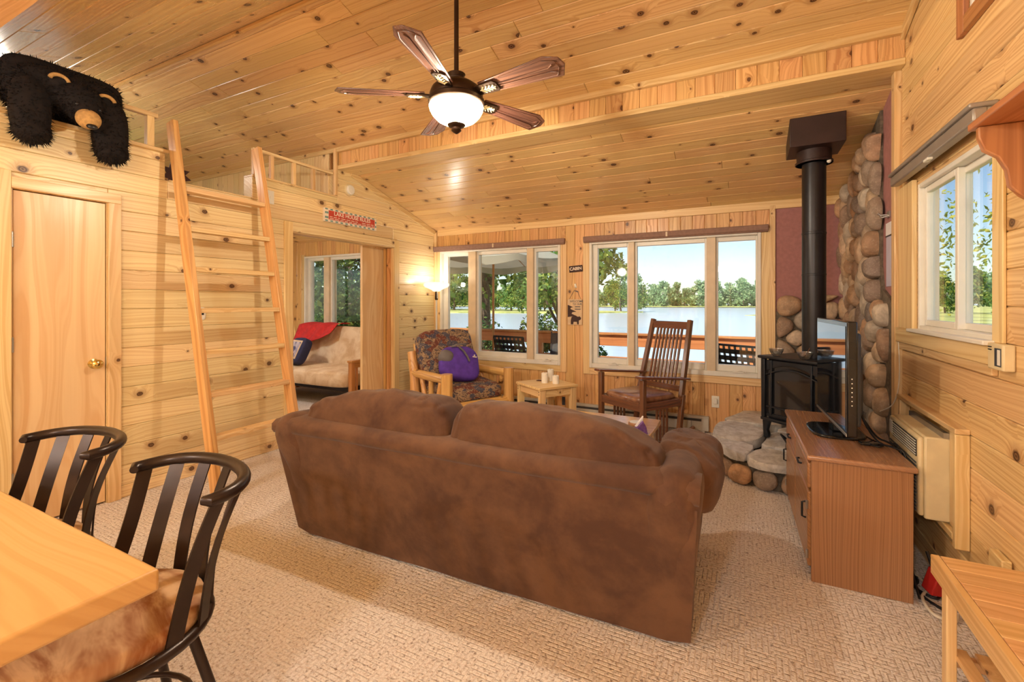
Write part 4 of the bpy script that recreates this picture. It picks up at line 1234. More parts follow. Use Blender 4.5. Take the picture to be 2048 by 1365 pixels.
G().beam((-W2_+.02, BY+.05, .50), (W2_-.02, BY+.05, .50), .026, .055).obj('lower_back_rail', mw, rk, bevel=.004)
for k in range(8):
    x = -.155 + k*.0443
    G().beam((x*1.05, BY+.055, .52), (x, BY+.19, 1.085), .017, .017).obj('spindle', mw, rk)
G().blob((0, .0, .435), (.52, .52, .085), .5, .35, 36, 14, (0,0,0), .005, 8, 1).obj('seat', M['leather'], rk, smooth=80)

# ================================================================== TV CABINET, TV
tc = empty('tv_cabinet', (.46, 3.135, 0), 1.2, label='oak veneer tv cabinet with drawers along the right wall', cat='cabinet')
G().box(-.185, -.515, .0, .20, -.495, .585).obj('end_panel', M['oak'], tc, bevel=.002)
G().box(-.185, .495, .0, .20, .515, .585).obj('end_panel', M['oak'], tc, bevel=.002)
G().box(-.175, -.494, .04, .19, .494, .583).obj('carcass', M['oak'], tc)
G().box(-.205, -.53, .586, .215, .53, .612).obj('top', M['oak_top'], tc, bevel=.009, seg=3)
for i in range(2):
    y0_ = -.49 + i*.495; y1_ = y0_ + .485
    dr = G().box(-.198, y0_, .44, -.176, y1_, .565).obj('drawer', M['oak_y'], tc, bevel=.008, seg=3)
    G().tube([(-.2, (y0_+y1_)/2-.045, .5), (-.212, (y0_+y1_)/2-.04, .5), (-.212, (y0_+y1_)/2+.04, .5), (-.2, (y0_+y1_)/2+.045, .5)], .005, 8).obj('pull', M['black_iron'], dr, smooth=60)
    do = G().box(-.198, y0_, .06, -.176, y1_, .425).obj('door', M['oak_y'], tc, bevel=.008, seg=3)
    yy = y0_+.04 if i == 0 else y1_-.04
    G().tube([(-.2, yy, .28), (-.216, yy, .285), (-.216, yy, .355), (-.2, yy, .36)], .005, 8).obj('pull', M['black_iron'], do, smooth=60)
    for z in (.12, .36):
        G().cyl((-.2, y0_ if i == 0 else y1_, z-.02), (-.2, y0_ if i == 0 else y1_, z+.02), .006, n=8).obj('hinge', M['steel'], do)
tv = empty('television', (.455, 3.14, .6135), 3, label='flat screen television on a black oval stand', cat='television')
sb_ = G(); prof = []
for j in range(32):
    a = 2*math.pi*j/32
    prof.append((.13*math.copysign(abs(math.cos(a))**.6, math.cos(a)), .17*math.copysign(abs(math.sin(a))**.6, math.sin(a))))
sb_.prism(prof, 0, .014).obj('stand_base', M['black_plastic'], tv, bevel=.006)
G().box(-.02, -.05, .014, .03, .05, .12).obj('stand_neck', M['black_plastic'], tv, bevel=.006)
G().box(-.022, -.365, .065, .022, .365, .64).obj('bezel', M['black_plastic'], tv, bevel=.006)
G().box(-.0245, -.342, .095, -.0215, .342, .615).obj('screen', M['screen'], tv)
G().box(-.026, -.365, .066, -.022, .365, .082).obj('lower_strip', M['steel'], tv, bevel=.002)
G().box(.022, -.30, .10, .055, .30, .58).obj('rear_shell', M['gray_plastic'], tv, bevel=.015)
G().box(.055, -.2, .14, .085, .2, .45).obj('rear_housing', M['gray_plastic'], tv, bevel=.012)
for k in range(7): G().box(-.004, -.3662, .22+k*.022, .001, -.364, .225+k*.022).obj('button', M['white_plastic'], tv)
rm = tag(G().box(-.05,-.02,0,.05,.02,.014).obj('remote_control', M['black_plastic'], loc=(.578, 2.93, .6135), rot=(0,0,10), bevel=.005), 'black remote control lying behind the television foot', 'remote')
def cable(name, pts, r, mat, lb):
    P = [Vector(p) for p in pts]; res = []
    for i in range(len(P)-1):
        p0, p1, p2, p3 = P[max(i-1,0)], P[i], P[i+1], P[min(i+2, len(P)-1)]
        for k in range(6):
            t = k/6
            res.append(.5*((2*p1)+(p2-p0)*t+(2*p0-5*p1+4*p2-p3)*t*t+(3*p1-p0-3*p2+p3)*t**3))
    res.append(P[-1])
    return tag(G().tube(res, r, 7).obj(name, M[mat], smooth=70), lb, 'cable')
cable('power_cable', [(.545,3.05,.80),(.57,3.0,.70),(.61,2.92,.635),(.66,2.86,.63),(.69,2.82,.605),(.692,2.80,.42),(.70,2.80,.2),(.71,2.82,.02)], .005, 'black_cord', 'black cable dropping from the television over the cabinet back edge')
cable('video_cable', [(.53,3.3,.85),(.57,3.2,.74),(.62,3.05,.64),(.655,2.96,.63),(.69,2.90,.61),(.695,2.86,.4),(.70,2.78,.12),(.70,2.66,.014)], .005, 'black_cord', 'black cable slanting from the screen behind the cabinet')
cable('antenna_cable', [(.53,3.4,.66),(.57,3.2,.622),(.6,3.0,.622),(.63,2.95,.622),(.60,2.88,.622),(.57,2.93,.622),(.6,2.99,.627)], .004, 'black_cord', 'thin black cable coiled on the cabinet top')
cable('floor_cable', [(.72,2.95,.012),(.74,2.84,.012),(.71,2.76,.012),(.77,2.70,.012),(.80,2.80,.012),(.73,2.86,.014),(.72,2.70,.012),(.78,2.60,.012)], .006, 'black_cord', 'black cable looped on the carpet behind the cabinet')
cable('white_cable', [(.74,2.92,.012),(.76,2.78,.018),(.715,2.68,.012),(.72,2.56,.012),(.78,2.54,.012),(.81,2.60,.012)], .007, 'white_cord', 'white cord looped on the carpet near the bench')
cable('phone_wire', [(.815,3.47,1.14),(.818,3.46,.9),(.80,3.5,.74),(.76,3.62,.66)], .003, 'white_cord', 'thin pale wire running down the nook corner board')
e = empty('adapter_plug', (.765, 2.735, .022), 25, label='red plug adapter among cables behind the cabinet', cat='plug')
G().box(-.03,-.03,0,.03,.03,.11).obj('body', M['red_plastic'], e, bevel=.006, rot=(12,8,0))
G().cyl((0,0,.11), (0,.03,.17), .006, n=8).obj('cord_end', M['black_cord'], e)

# ================================================================== AIR CONDITIONER
aa = empty('air_conditioner', (XR, 2.93, .365), label='cream through-wall air conditioner in a pine surround', cat='air conditioner')
x0_ = -.135
G().box(x0_+.02, -.24, .0, -.0005, .24, .375).obj('case', M['cream_plastic'], aa, bevel=.008)
G().box(x0_, -.235, .01, x0_+.022, .235, .37).obj('front_panel', M['cream_plastic'], aa, bevel=.01, seg=3)
for k in range(15): G().box(x0_-.004, -.21, .025+k*.0155, x0_+.002, .21, .031+k*.0155).obj('louvre', M['gray_plastic'], aa)
G().box(x0_-.003, -.215, .275, x0_+.003, .16, .352).obj('outlet_recess', M['heater_dark'], aa)
for k in range(6): G().box(x0_-.006, -.21, .282+k*.012, x0_+.002, .155, .286+k*.012).obj('vane', M['white_plastic'], aa)
G().box(x0_-.002, .175, .28, x0_+.004, .225, .35).obj('control_panel', M['white_plastic'], aa, bevel=.003)
G().box(-.05, -.24, .375, -.03, .24, .40).obj('top_flange', M['steel'], aa)
for z in (.09,.17,.26,.35): G().cyl((-.018,-.2405,z), (-.018,-.243,z), .005, n=8).obj('screw', M['steel'], aa)
G().box(-.022, -.2415, .02, -.005, -.2405, .365).obj('side_seam', M['heater_dark'], aa)
G().box(-.05, -.365, -.06, -.0005, -.335, .425).obj('surround_board', M['pine_trim'], aa, bevel=.004)
G().box(-.03, -.335, .0, -.0005, -.243, .42).obj('surround_board', M['pine_trim'], aa)
G().box(-.05, -.365, .426, -.0005, .47, .45).obj('surround_board', M['pine_trim'], aa, bevel=.004)
G().box(-.05, .41, .0, -.0005, .435, .425).obj('surround_board', M['pine_trim'], aa, bevel=.004)
G().box(-.05, -.335, -.035, -.0005, .41, -.004).obj('surround_board', M['pine_trim'], aa, bevel=.004)

# ================================================================== BENCH
bn = empty('slatted_bench', (.72, 1.42, 0), label='low slatted wooden bench against the right wall', cat='bench')
for k in range(16):
    y = -.70 + k*.088
    G().box(-.105, y, .432, .118, y+.086, .452).obj('slat', M['bench'], bn, bevel=.002)
for x in (-.118, .105): G().box(x-.012, -.70, .385, x+.012, .708, .4315 if x > 0 else .452).obj('side_rail', M['bench'], bn, bevel=.003)
for x in (-.092, .095):
    for y in (-.66, .665): G().box(x-.014, y-.022, 0, x+.014, y+.022, .385).obj('leg', M['pine_furn_z'], bn, bevel=.003)
for x in (-.06, .0, .06): G().box(x-.02, -.70, .13, x+.02, .69, .148).obj('shelf_slat', M['bench'], bn, bevel=.002)
for y in (-.66, .675): G().box(-.085, y-.015, .10, .075, y+.015, .13).obj('shelf_rail', M['bench'], bn)
tag(G().box(-.014, -.05, 0, .014, .05, .09).obj('wood_block', M['pine_trim'], loc=(.818, 2.26, .35), bevel=.004), 'small pine block screwed to the wall above the bench', 'wood block')

# ================================================================== DINING TABLE AND CHAIRS
dt = empty('dining_table', (-2.05, .11, 0), label='thick maple topped dining table', cat='table')
G().box(-.85, -.45, .69, .86, .45, .742).obj('top', M['table'], dt, bevel=.008, seg=3)
G().box(-.09, -.09, .06, .09, .09, .66).obj('pedestal', M['pine_furn_z'], dt, bevel=.01)
G().box(-.45, -.05, .661, .45, .05, .689).obj('support_beam', M['pine_furn'], dt, bevel=.004)
for r_ in (0, 90): G().obox((0,0,.03 if r_ else .031), (.62,.09,.058), (0,0,r_)).obj('foot', M['pine_furn'], dt, bevel=.006)
def dining_chair():
    c = empty('dining_chair', (0,0,0))
    N = 22
    def arc(t, rad, y0, dep, z):
        a = math.pi*t
        return Vector((-rad*math.cos(a), y0 + dep*math.sin(a)**.8, z))
    top = [arc(i/N, .243, .15, .17, .80+.012*math.sin(math.pi*i/N)) for i in range(N+1)]
    top = [top[0]+Vector((.02,-.012,0))] + top + [top[-1]+Vector((-.02,-.012,0))]
    G().tube(top, [.012]+[.019]*(len(top)-2)+[.012], 12).obj('top_rail', M['chair_metal'], c, smooth=60)
    ring = [Vector((.235*math.cos(a), .235*math.sin(a), .43)) for a in [2*math.pi*i/36 for i in range(36)]]
    G().tube(ring, .016, 10, closed=True).obj('seat_ring', M['chair_metal'], c, smooth=60)
    for i in range(7):
        t = .03 + .94*i/6
        p1 = arc(t, .238, .15, .167, .797)
        a = math.pi*(1-t)
        p0 = Vector((.225*math.cos(a), .05+.19*math.sin(a), .44))
        g = G(); pts = []
        n_ = 10
        tang = Vector((math.sin(a), -math.cos(a)*.9, 0)).normalized()
        nr_ = Vector((math.cos(a), math.sin(a), 0))
        for k in range(n_+1):
            s = k/n_
            p = p0.lerp(p1, s) + nr_*(.035*math.sin(math.pi*s)*(-.6)) + nr_*.03*s*s*0
            pts.append(p)
        hw_ = .021
        for p in pts:
            g.v += [tuple(p+tang*hw_-nr_*.003), tuple(p-tang*hw_-nr_*.003), tuple(p-tang*hw_+nr_*.003), tuple(p+tang*hw_+nr_*.003)]
        for k in range(n_):
            for j in range(4):
                j2 = (j+1) % 4
                g.f.append((k*4+j, k*4+j2, (k+1)*4+j2, (k+1)*4+j))
        g.f += [(3,2,1,0), tuple(n_*4+j for j in range(4))]
        g.obj('back_slat', M['chair_metal'], c, smooth=40)
    G().blob((0, 0, .462), (.45, .45, .075), .45, .95, 40, 12, (0,0,0), .003, 8, 1).obj('seat', M['seat'], c, smooth=80)
    for sx in (-1, 1):
        for sy in (-1, 1):
            G().tube([(sx*.14, sy*.14, .42), (sx*.18, sy*.19, .2), (sx*.215, sy*.235, .0)], .014, 10).obj('leg', M['chair_metal'], c, smooth=60)
    G().tube([Vector((.19*math.cos(a), .19*math.sin(a)*1.05, .16)) for a in [2*math.pi*i/28 for i in range(28)]], .008, 8, closed=True).obj('foot_ring', M['chair_metal'], c, smooth=60)
    return c
ch1 = dining_chair(); ch1.location = (-1.57, .61, 0); ch1.rotation_euler = (0,0,R(-4))
tag(ch1, 'slat-back metal dining chair at the table corner nearer the sofa', 'chair', 'metal dining chairs')
ch2 = copy_tree(ch1, None, (-2.33, .60, 0), 3)
tag(ch2, 'slat-back metal dining chair at the table nearer the closet door', 'chair', 'metal dining chairs')
# ================================================================== LADDER
ld = empty('loft_ladder', (-3.2, 2.16, 0), label='pine ladder leaning against the loft edge', cat='ladder')
dX, dZ = -.56, 2.66
ln = math.hypot(dX, dZ); ux, uz = dX/ln, dZ/ln
for sy in (-1, 1):
    y = sy*.325
    o = G().box(0, -.019, -.045, ln, .019, .045).obj('side_rail', M['ladder'], ld, bevel=.003)
    ang = math.atan2(uz, ux)
    o.matrix_local = Matrix.Translation((0.02, y, .012)) @ Matrix(((ux,0,-uz,0),(0,1,0,0),(uz,0,ux,0),(0,0,0,1)))
for k in range(7):
    z = 2.17 - k*.293
    x = dX*z/dZ + .02
    o = G().box(-.305, -.042, -.017, .305, .042, .017).obj('tread', M['pine_furn'], ld, bevel=.003)
    o.matrix_local = Matrix.Translation((x, 0, z)) @ Matrix.Rotation(R(90), 4, 'Z')

# ================================================================== LOFT RAILINGS
def tz(v): return v
rl = empty('loft_railing', (XL-.03, 1.0, ZCAP+.0255), label='pine loft railing under the bear rug left of the ladder', cat='railing', group='loft railings')
G().box(-.02, -.9, .225, .02, .79, .255).obj('top_rail', M['pine_trim'], rl, bevel=.003)
for y in (-.8, -.25, .05, .53): G().box(-.018, y-.02, 0, .018, y+.02, .225).obj('baluster', M['pine_furn_z'], rl, bevel=.002)
G().box(-.022, .72, 0, .022, .765, .225).obj('end_post', M['pine_furn_z'], rl, bevel=.002)
r2 = empty('loft_railing', (XL-.03, 2.95, ZCAP+.0205), label='pine loft railing with thin balusters right of the ladder', cat='railing', group='loft railings')
G().box(-.018, -.43, .215, .018, .435, .24).obj('top_rail', M['pine_left'], r2, bevel=.003)
for y in (-.25, -.02, .2): G().box(-.016, y-.016, 0, .016, y+.016, .215).obj('baluster', M['pine_furn_z'], r2, bevel=.002)
G().box(-.02, -.43, 0, .02, -.39, .215).obj('end_post', M['pine_furn_z'], r2, bevel=.002)

# ================================================================== BEAR RUG
br = empty('bear_rug', (XL-.03, 1.27, ZCAP+.0255+.2555), label='black plush bear rug hanging over the loft railing', cat='rug')
ell = [((.035,0,-.06),(.13,.58,.30),.45,(0,0,0)), ((-.01,0,.012),(.20,.57,.05),.6,(0,0,0)), ((-.10,0,-.09),(.07,.5,.24),.5,(0,0,0)),
       ((.145,-.19,-.25),(.15,.18,.40),.8,(0,-3,4)), ((.145,.185,-.26),(.15,.19,.42),.8,(0,-3,-4)),
       ((.155,-.185,-.385),(.165,.175,.15),1,(0,0,0)), ((.155,.19,-.40),(.165,.185,.15),1,(0,0,0)),
       ((.165,.02,-.13),(.23,.25,.22),1,(0,20,0)), ((.20,.03,-.19),(.16,.18,.17),1,(0,30,0)), ((.1,.0,-.06),(.2,.5,.2),.8,(0,0,0))]
g = G()
for c, sz, e, rt in ell: g.blob(c, sz, e, e, 26, 14, rt)
pelt = g.obj('pelt', M['fur'], br, smooth=180)
rmd = pelt.modifiers.new('join', 'REMESH'); rmd.mode = 'VOXEL'; rmd.voxel_size = .014; rmd.use_smooth_shade = True
smd = pelt.modifiers.new('soft', 'SMOOTH'); smd.factor = .5; smd.iterations = 3
# fur tufts standing on the pelt
def inside(p, skip):
    for i, (c, sz, e, rt) in enumerate(ell):
        if i == skip: continue
        q = Euler([R(a) for a in rt]).to_matrix().transposed() @ (p-Vector(c))
        pw = 2/max(e, .5)
        if abs(2*q.x/sz[0])**pw + abs(2*q.y/sz[1])**pw + abs(2*q.z/sz[2])**pw < .93: return True
    return False
rg = random.Random(2)
f = G()
wts = [s[1]*s[2]+s[0]*s[2]+s[0]*s[1] for _, s, _, _ in ell]
for _ in range(9000):
    i = rg.choices(range(len(ell)), wts)[0]
    c, sz, e, rt = ell[i]
    d = Vector((rg.gauss(0,1), rg.gauss(0,1), rg.gauss(0,1))).normalized()
    pw = 2/max(e, .3)
    k = (abs(d.x)**pw+abs(d.y)**pw+abs(d.z)**pw)**(-1/pw)
    q = Vector((d.x*k*sz[0]/2, d.y*k*sz[1]/2, d.z*k*sz[2]/2))*.99
    mt = Euler([R(a) for a in rt]).to_matrix()
    p = Vector(c) + mt @ q
    if inside(p, i): continue
    nr_ = (mt @ Vector((d.x/sz[0], d.y/sz[1], d.z/sz[2]))).normalized()
    dr_ = (nr_ + Vector((0,0,-.7)) + Vector((rg.gauss(0,.3), rg.gauss(0,.3), rg.gauss(0,.3)))).normalized()
    sd = dr_.cross(nr_); sd = sd.normalized()*.0035 if sd.length > 1e-3 else Vector((.0035,0,0))
    L = rg.uniform(.018, .032)
    f.add([p-nr_*.004+sd, p-nr_*.004-sd, p+dr_*L], [(0,1,2)])
fo = f.obj('fur', M['fur'], br); fo['kind'] = 'stuff'
G().blob((.255,.035,-.255), (.12,.12,.115), .9, .9, 20, 14, (0,40,0)).obj('muzzle', M['bear_tan'], br, smooth=80)
G().blob((.29,.04,-.305), (.05,.055,.035), .9, .9, 14, 8, (0,30,0)).obj('nose', M['nose'], br, smooth=80)
for sy, y, z in ((-1, -.085, -.055), (1, .14, -.09)):
    ear = G()
    ear.blob((.19, y, z), (.05, .105, .095), .9, .9, 18, 10, (0, 10, sy*18)).obj('ear', M['fur'], br, smooth=80)
    arc = [Vector((.217, y+.042*math.cos(a), z-.006+.034*math.sin(a))) for a in [math.pi*(.05+.9*i/10) for i in range(11)]]
    G().tube(arc, .011, 8).obj('ear_lining', M['bear_tan'], br, smooth=60)
for y in (-.01, .1): G().blob((.27, y-.015, -.185), (.018,.018,.018), nu=10, nv=8).obj('eye', M['nose'], br, smooth=80)

# ================================================================== LOFT THINGS
def snowshoe(loc, rz, tilt, lb):
    s = empty('snowshoe', loc, rz, label=lb, cat='snowshoe', group='snowshoes in the loft')
    n = 34
    rim = []
    for i in range(n):
        a = 2*math.pi*i/n
        z = .13+.125*math.cos(a)*-1
        w = .085*math.sin(a)*(1 if abs(math.sin(a)) > .01 else 0)
        rim.append(Vector((0, w, z)))
    m3 = Matrix.Rotation(R(tilt), 3, 'X')
    G().tube([m3 @ p for p in rim], .008, 8, closed=True).obj('rim', M['rattan'], s, smooth=60)
    w_ = G()
    for k in range(1, 9):
        z = .02+k*.026; ww = .085*math.sqrt(max(0, 1-((z-.13)/.125)**2))
        w_.tube([m3 @ Vector((0,-ww,z)), m3 @ Vector((0,ww,z+.01))], .0035, 6)
        w_.tube([m3 @ Vector((0,-ww,z)), m3 @ Vector((0,ww*.4,min(.25,z+.05)))], .003, 6)
    w_.obj('lacing', M['dark_web'], s)
    for z in (.09, .17): G().tube([m3 @ Vector((0,-.075,z)), m3 @ Vector((0,.075,z))], .007, 6).obj('crossbar', M['rattan'], s)
snowshoe((XL-.19, 2.80, 2.2355), 0, 0, 'bent-wood snowshoe behind the loft railing nearer the ladder')
snowshoe((XL-.16, 3.02, 2.2355), 4, 0, 'bent-wood snowshoe behind the loft railing nearer the beam')
poly = [(0,.0),(.045,.0),(.05,.05),(.09,.045),(.065,.085),(.11,.10),(.07,.13),(.10,.165),(.055,.165),(.05,.21),(.015,.18),(-.02,.22),(-.035,.16),(-.08,.165),(-.05,.12),(-.09,.09),(-.04,.08),(-.05,.04),(0,.05)]
lf = tag(G().prism([(x*1.1, y*1.1) for x, y in poly], -.004, .004, Matrix(((0,0,1),(1,0,0),(0,1,0)))).obj('metal_leaf', M['black_metal_leaf'], loc=(XL-.22, 2.0, 2.2355)), 'dark rusted metal leaf ornament standing on the loft edge', 'ornament')
e = empty('loft_board', (XL-.6, YM0-.03, 2.2355), label='upright pine board leaning in the loft corner', cat='board')
G().box(-.12,-.02,0,.12,-.001,.24).obj('board', M['pine_trim'], e)
e = empty('power_outlet', (-4.75, YM0-.001, 2.34), label='white outlet on the loft end wall', cat='outlet')
G().box(-.02,-.028,-.03,.02,-.018,.03).obj('plate', M['white_plastic'], e)

# ================================================================== WALL FITTINGS, LEFT WALL
def plate(name, loc, label, w, h, face, extra=None):
    e = empty(name, loc, label=label, cat='switch' if 'switch' in name else 'outlet')
    return e
e = empty('light_switch', (XL, 2.665, 2.30), label='white switch plate beside the ladder top', cat='switch')
G().box(.0005,-.036,-.06,.007,.036,.06).obj('plate', M['white_plastic'], e, bevel=.002)
G().box(.007,-.006,-.012,.016,.006,.012).obj('toggle', M['white_plastic'], e, bevel=.002)
e = empty('wall_outlet', (XL, 2.085, 1.26), label='small white jack plate behind the ladder', cat='outlet')
G().blob((.006,0,0), (.012,.05,.10), .6, .6, 18, 10).obj('plate', M['white_plastic'], e, smooth=80)
G().box(.01,-.008,-.01,.014,.008,.01).obj('socket', M['nose'], e)
e = empty('smoke_detector', (XL+.0005, 3.585, 2.565), label='round cream smoke detector near the sloped ceiling', cat='smoke detector')
mx = Matrix(((0,0,1),(0,1,0),(-1,0,0)))
G().lathe([(.062,0),(.062,.012),(.056,.016)], 28, (0,0,0), mx).obj('base', M['cream_plastic'], e, smooth=40)
G().lathe([(.05,.016),(.05,.034),(.042,.042),(.001,.043)], 28, (0,0,0), mx).obj('cover', M['white_plastic'], e, smooth=40)
# ---- sign
def text(body, size, mat, parent, mtx, name='lettering', bold=.0):
    c = bpy.data.curves.new('t', 'FONT'); c.body = body; c.size = size; c.extrude = .0008; c.align_x = 'CENTER'; c.align_y = 'CENTER'; c.offset = bold
    o = bpy.data.objects.new('t', c); COL.objects.link(o)
    dg = bpy.context.evaluated_depsgraph_get()
    me = bpy.data.meshes.new_from_object(o.evaluated_get(dg))
    bpy.data.objects.remove(o)
    me.materials.clear(); me.materials.append(mat)
    n = bpy.data.objects.new(name, me); COL.objects.link(n); n.parent = parent
    n.matrix_local = mtx
    return n
sg = empty('lake_house_sign', (XL+.0005, 3.605, 2.245), label='painted LAKE HOUSE RULES sign with gingham border above the passage', cat='sign')
faceX = Matrix(((0,0,1,0),(1,0,0,0),(0,1,0,0),(0,0,0,1)))       # text x -> Y, y -> Z, normal -> +X
sgw, sgh = .365, .07
G().box(0,-sgw,-sgh,.03,sgw,sgh).obj('board', M['sign_white'], sg, bevel=.004)
G().box(.03,-sgw+.05,-sgh+.026,.0315,sgw-.032,sgh-.022).obj('red_field', M['sign_red'], sg)
nb = 22
for i in range(nb):
    y = -sgw+.006 + (2*sgw-.012)*i/nb
    for z in (-sgh+.004, sgh-.018):
        if i % 2 == 0: G().box(.03, y, z, .0308, y+(2*sgw-.012)/nb, z+.014).obj('gingham_check', M['sign_teal'], sg)
for k in range(5):
    if k % 2: 
        for y in (-sgw+.004, -sgw+.026, sgw-.026): G().box(.03, y, -sgh+.01+k*.024, .0308, y+.02, -sgh+.03+k*.024).obj('gingham_check', M['sign_teal'], sg)
text('LAKE HOUSE RULES', .058, M['sign_white'], sg, Matrix.Translation((.0316, .008, .022)) @ faceX, bold=.0012)
rg = random.Random(4)
for row, z in ((0, -.016), (1, -.034)):
    y = -sgw+.062
    while y < sgw-.06:
        w = rg.uniform(.028, .06)
        if rg.random() < .9: G().box(.0315, y, z-.003, .0322, min(y+w, sgw-.036), z+.004).obj('small_lettering', M['sign_white'], sg)
        y += w+.014

# ================================================================== CEILING FAN
fn = empty('ceiling_fan', (-1.42, 2.10, 2.33), label='five-blade ceiling fan with glowing bowl light', cat='ceiling fan')
zc_ = ZRG - S1*.04 - 2.33
G().lathe([(.013,.29),(.013,zc_-.05)], 14).obj('downrod', M['bronze'], fn, smooth=40)
G().lathe([(.02,zc_-.09),(.06,zc_-.05),(.068,zc_-.005)], 24).obj('canopy', M['bronze'], fn, smooth=40)
G().lathe([(.03,.285),(.05,.28),(.038,.262),(.055,.25),(.048,.235),(.06,.228)], 24).obj('rod_collar', M['bronze'], fn, smooth=30)
G().lathe([(.06,.23),(.10,.222),(.135,.195),(.147,.165),(.145,.145),(.155,.135),(.155,.115),(.147,.11)], 36).obj('motor_housing', M['bronze'], fn, smooth=40)
bw = G().lathe([(.146,.108),(.15,.098),(.146,.08),(.132,.055),(.108,.03),(.075,.012),(.04,.004),(.012,.001)], 40).obj('light_bowl', M['bowl'], fn, smooth=180)
G().lathe([(.045,.008),(.05,.0),(.044,-.008),(.026,-.016),(.024,-.026),(.028,-.03),(.018,-.04),(.006,-.048),(.001,-.05)], 24).obj('finial', M['bronze'], fn, smooth=40)
bulb('bulb', (-.055,-.03,.062), FAN_W, fn, rad=.028)
bulb('bulb', (.06,.0,.062), FAN_W, fn, rad=.028)
for k in range(5):
    a = R(-4+72*k)
    pitch = R(-13)
    mt = Matrix.Translation((0,0,.165)) @ Matrix.Rotation(a, 4, 'Z') @ Matrix.Rotation(pitch, 4, 'X')
    out2 = [(.17,-.044),(.57,-.082),(.64,-.05),(.655,.0),(.62,.075),(.17,.046)]
    bl = G().prism(out2, -.004, .004).obj('blade', M['fan_blade'], fn, bevel=.003)
    bl.matrix_local = mt
    ri = G().tube([(.28,-.004,-.006),(.57,-.006,-.006),(.595,-.022,-.006)], .004, 6).tube([(.28,.012,-.006),(.57,.02,-.006),(.6,.035,-.006)], .004, 6)
    ri.tube([(.30,-.043,-.004),(.55,-.062,-.004),(.612,-.04,-.004),(.622,.008,-.004),(.592,.058,-.004),(.3,.043,-.004)], .0025, 6)
    ri.obj('moulding', M['fan_blade'], bl, smooth=60)
    ir = G().prism([(.10,-.02),(.15,-.036),(.26,-.04),(.275,-.02),(.275,.024),(.262,.042),(.15,.036),(.10,.02)], -.014, -.005).obj('blade_iron', M['bronze'], fn, bevel=.003)
    ir.matrix_local = mt
    lf_ = G().tube([(.165,0,-.016),(.262,0,-.016)], .003, 6)
    for q in range(4):
        for s_ in (-1, 1): lf_.tube([(.175+q*.02,0,-.016),(.195+q*.02,s_*(.024-q*.003),-.016)], .004, 6)
    lf_.obj('leaf_relief', M['cream_plastic'], ir)

# ================================================================== BLINDS, SIGNS AND PLATES OF THE WINDOW WALL
def blind(x0, x1, z, lb):
    e = empty('window_blind', ((x0+x1)/2, YB-.0205, z), label=lb, cat='blind', group='raised blinds')
    w = (x1-x0)/2
    G().box(-w,-.045,.0,w,-.0005,.058).obj('headrail', M['blind'], e, bevel=.006)
    G().box(-w+.004,-.042,-.012,w-.004,-.004,-.0005).obj('bottom_bar', M['blind'], e, bevel=.003)
    G().box(-.02,-.052,.0,.0,-.045,.05).obj('cord_lock', M['almond'], e, bevel=.002)
blind(-3.81, -1.90, 2.052, 'mauve blind raised above the umbrella window')
blind(-1.67, .205, 2.052, 'mauve blind raised above the rocking chair window')
e = empty('cabin_sign', (-1.775, YB-.0005, 1.745), label='little brown CABIN sign between the two windows', cat='sign')
faceY = Matrix(((1,0,0,0),(0,0,-1,0),(0,1,0,0),(0,0,0,1)))
G().obox((0,-.008,0), (.165,.014,.075), (0,-4,0)).obj('board', M['sign_brown'], e, bevel=.004)
text('CABIN', .05, M['sign_white'], e, Matrix.Translation((0,-.0155,.0)) @ Matrix.Rotation(R(-4), 4, 'Y') @ faceY, bold=.0015)
e = empty('welcome_sign', (-1.785, YB-.0005, 1.235), label='cream hanging sign with pine trees and bear below the CABIN sign', cat='sign')
G().box(-.09,-.016,-.152,.09,-.002,.152).obj('board', M['sign_cream'], e, bevel=.003)
G().tube([(-.07,-.008,.152),(-.02,-.006,.245),(.0,-.006,.262),(.03,-.006,.24),(.07,-.008,.152)], .002, 6).obj('cord', M['strap_gray'], e)
G().prism([(-.02,.25),(.03,.25),(.045,.232),(.01,.24)], .003, .007, Matrix(((1,0,0),(0,0,-1),(0,1,0)))).obj('bow', M['strap_gray'], e)
tree = [(-.088,.085),(-.02,.058),(-.05,.05),(-.055,.035),(.02,.005),(-.03,-.002),(-.04,-.02),(.03,-.05),(-.05,-.055),(-.088,-.06)]
G().prism(tree, .0162, .017, Matrix(((1,0,0),(0,0,-1),(0,1,0)))).obj('tree_silhouette', M['sign_brown'], e)
bearp = [(-.05,-.145),(-.05,-.1),(-.04,-.06),(.0,-.045),(.04,-.055),(.06,-.05),(.078,-.07),(.07,-.09),(.05,-.1),(.05,-.145),(.03,-.145),(.025,-.115),(-.015,-.115),(-.02,-.145)]
G().prism(bearp, .0162, .0175, Matrix(((1,0,0),(0,0,-1),(0,1,0)))).obj('bear_silhouette', M['sign_brown'], e)
text('WELCOME', .034, M['strap_gray'], e, Matrix.Translation((.02,-.0165,.125)) @ faceY, bold=.0006)
text('TO OUR', .03, M['strap_gray'], e, Matrix.Translation((.03,-.0165,.093)) @ faceY, bold=.0006)
for z, w in ((.062,.04),(.034,.044)): G().box(.035-w*.8,-.0168,z-.006,.035+w*.8,-.0162,z+.006).obj('small_lettering', M['strap_gray'], e)
e = empty('sign_hook', (-1.78, YB-.0005, 1.545), label='small white hook above the hanging bear sign', cat='hook')
G().obox((0,-.005,0), (.024,.01,.05), (0,-15,0)).tube([(0,-.01,-.015),(.0,-.03,-.02),(.0,-.034,-.005)], .004, 8).obj('hook', M['white_plastic'], e, bevel=.002)
e = empty('wall_outlet', (-.27, YB-.0005, .325), label='white outlet with plugged-in night light right of the rocking chair', cat='outlet')
G().box(-.036,-.007,-.06,.036,-.0,.06).obj('plate', M['white_plastic'], e, bevel=.003)
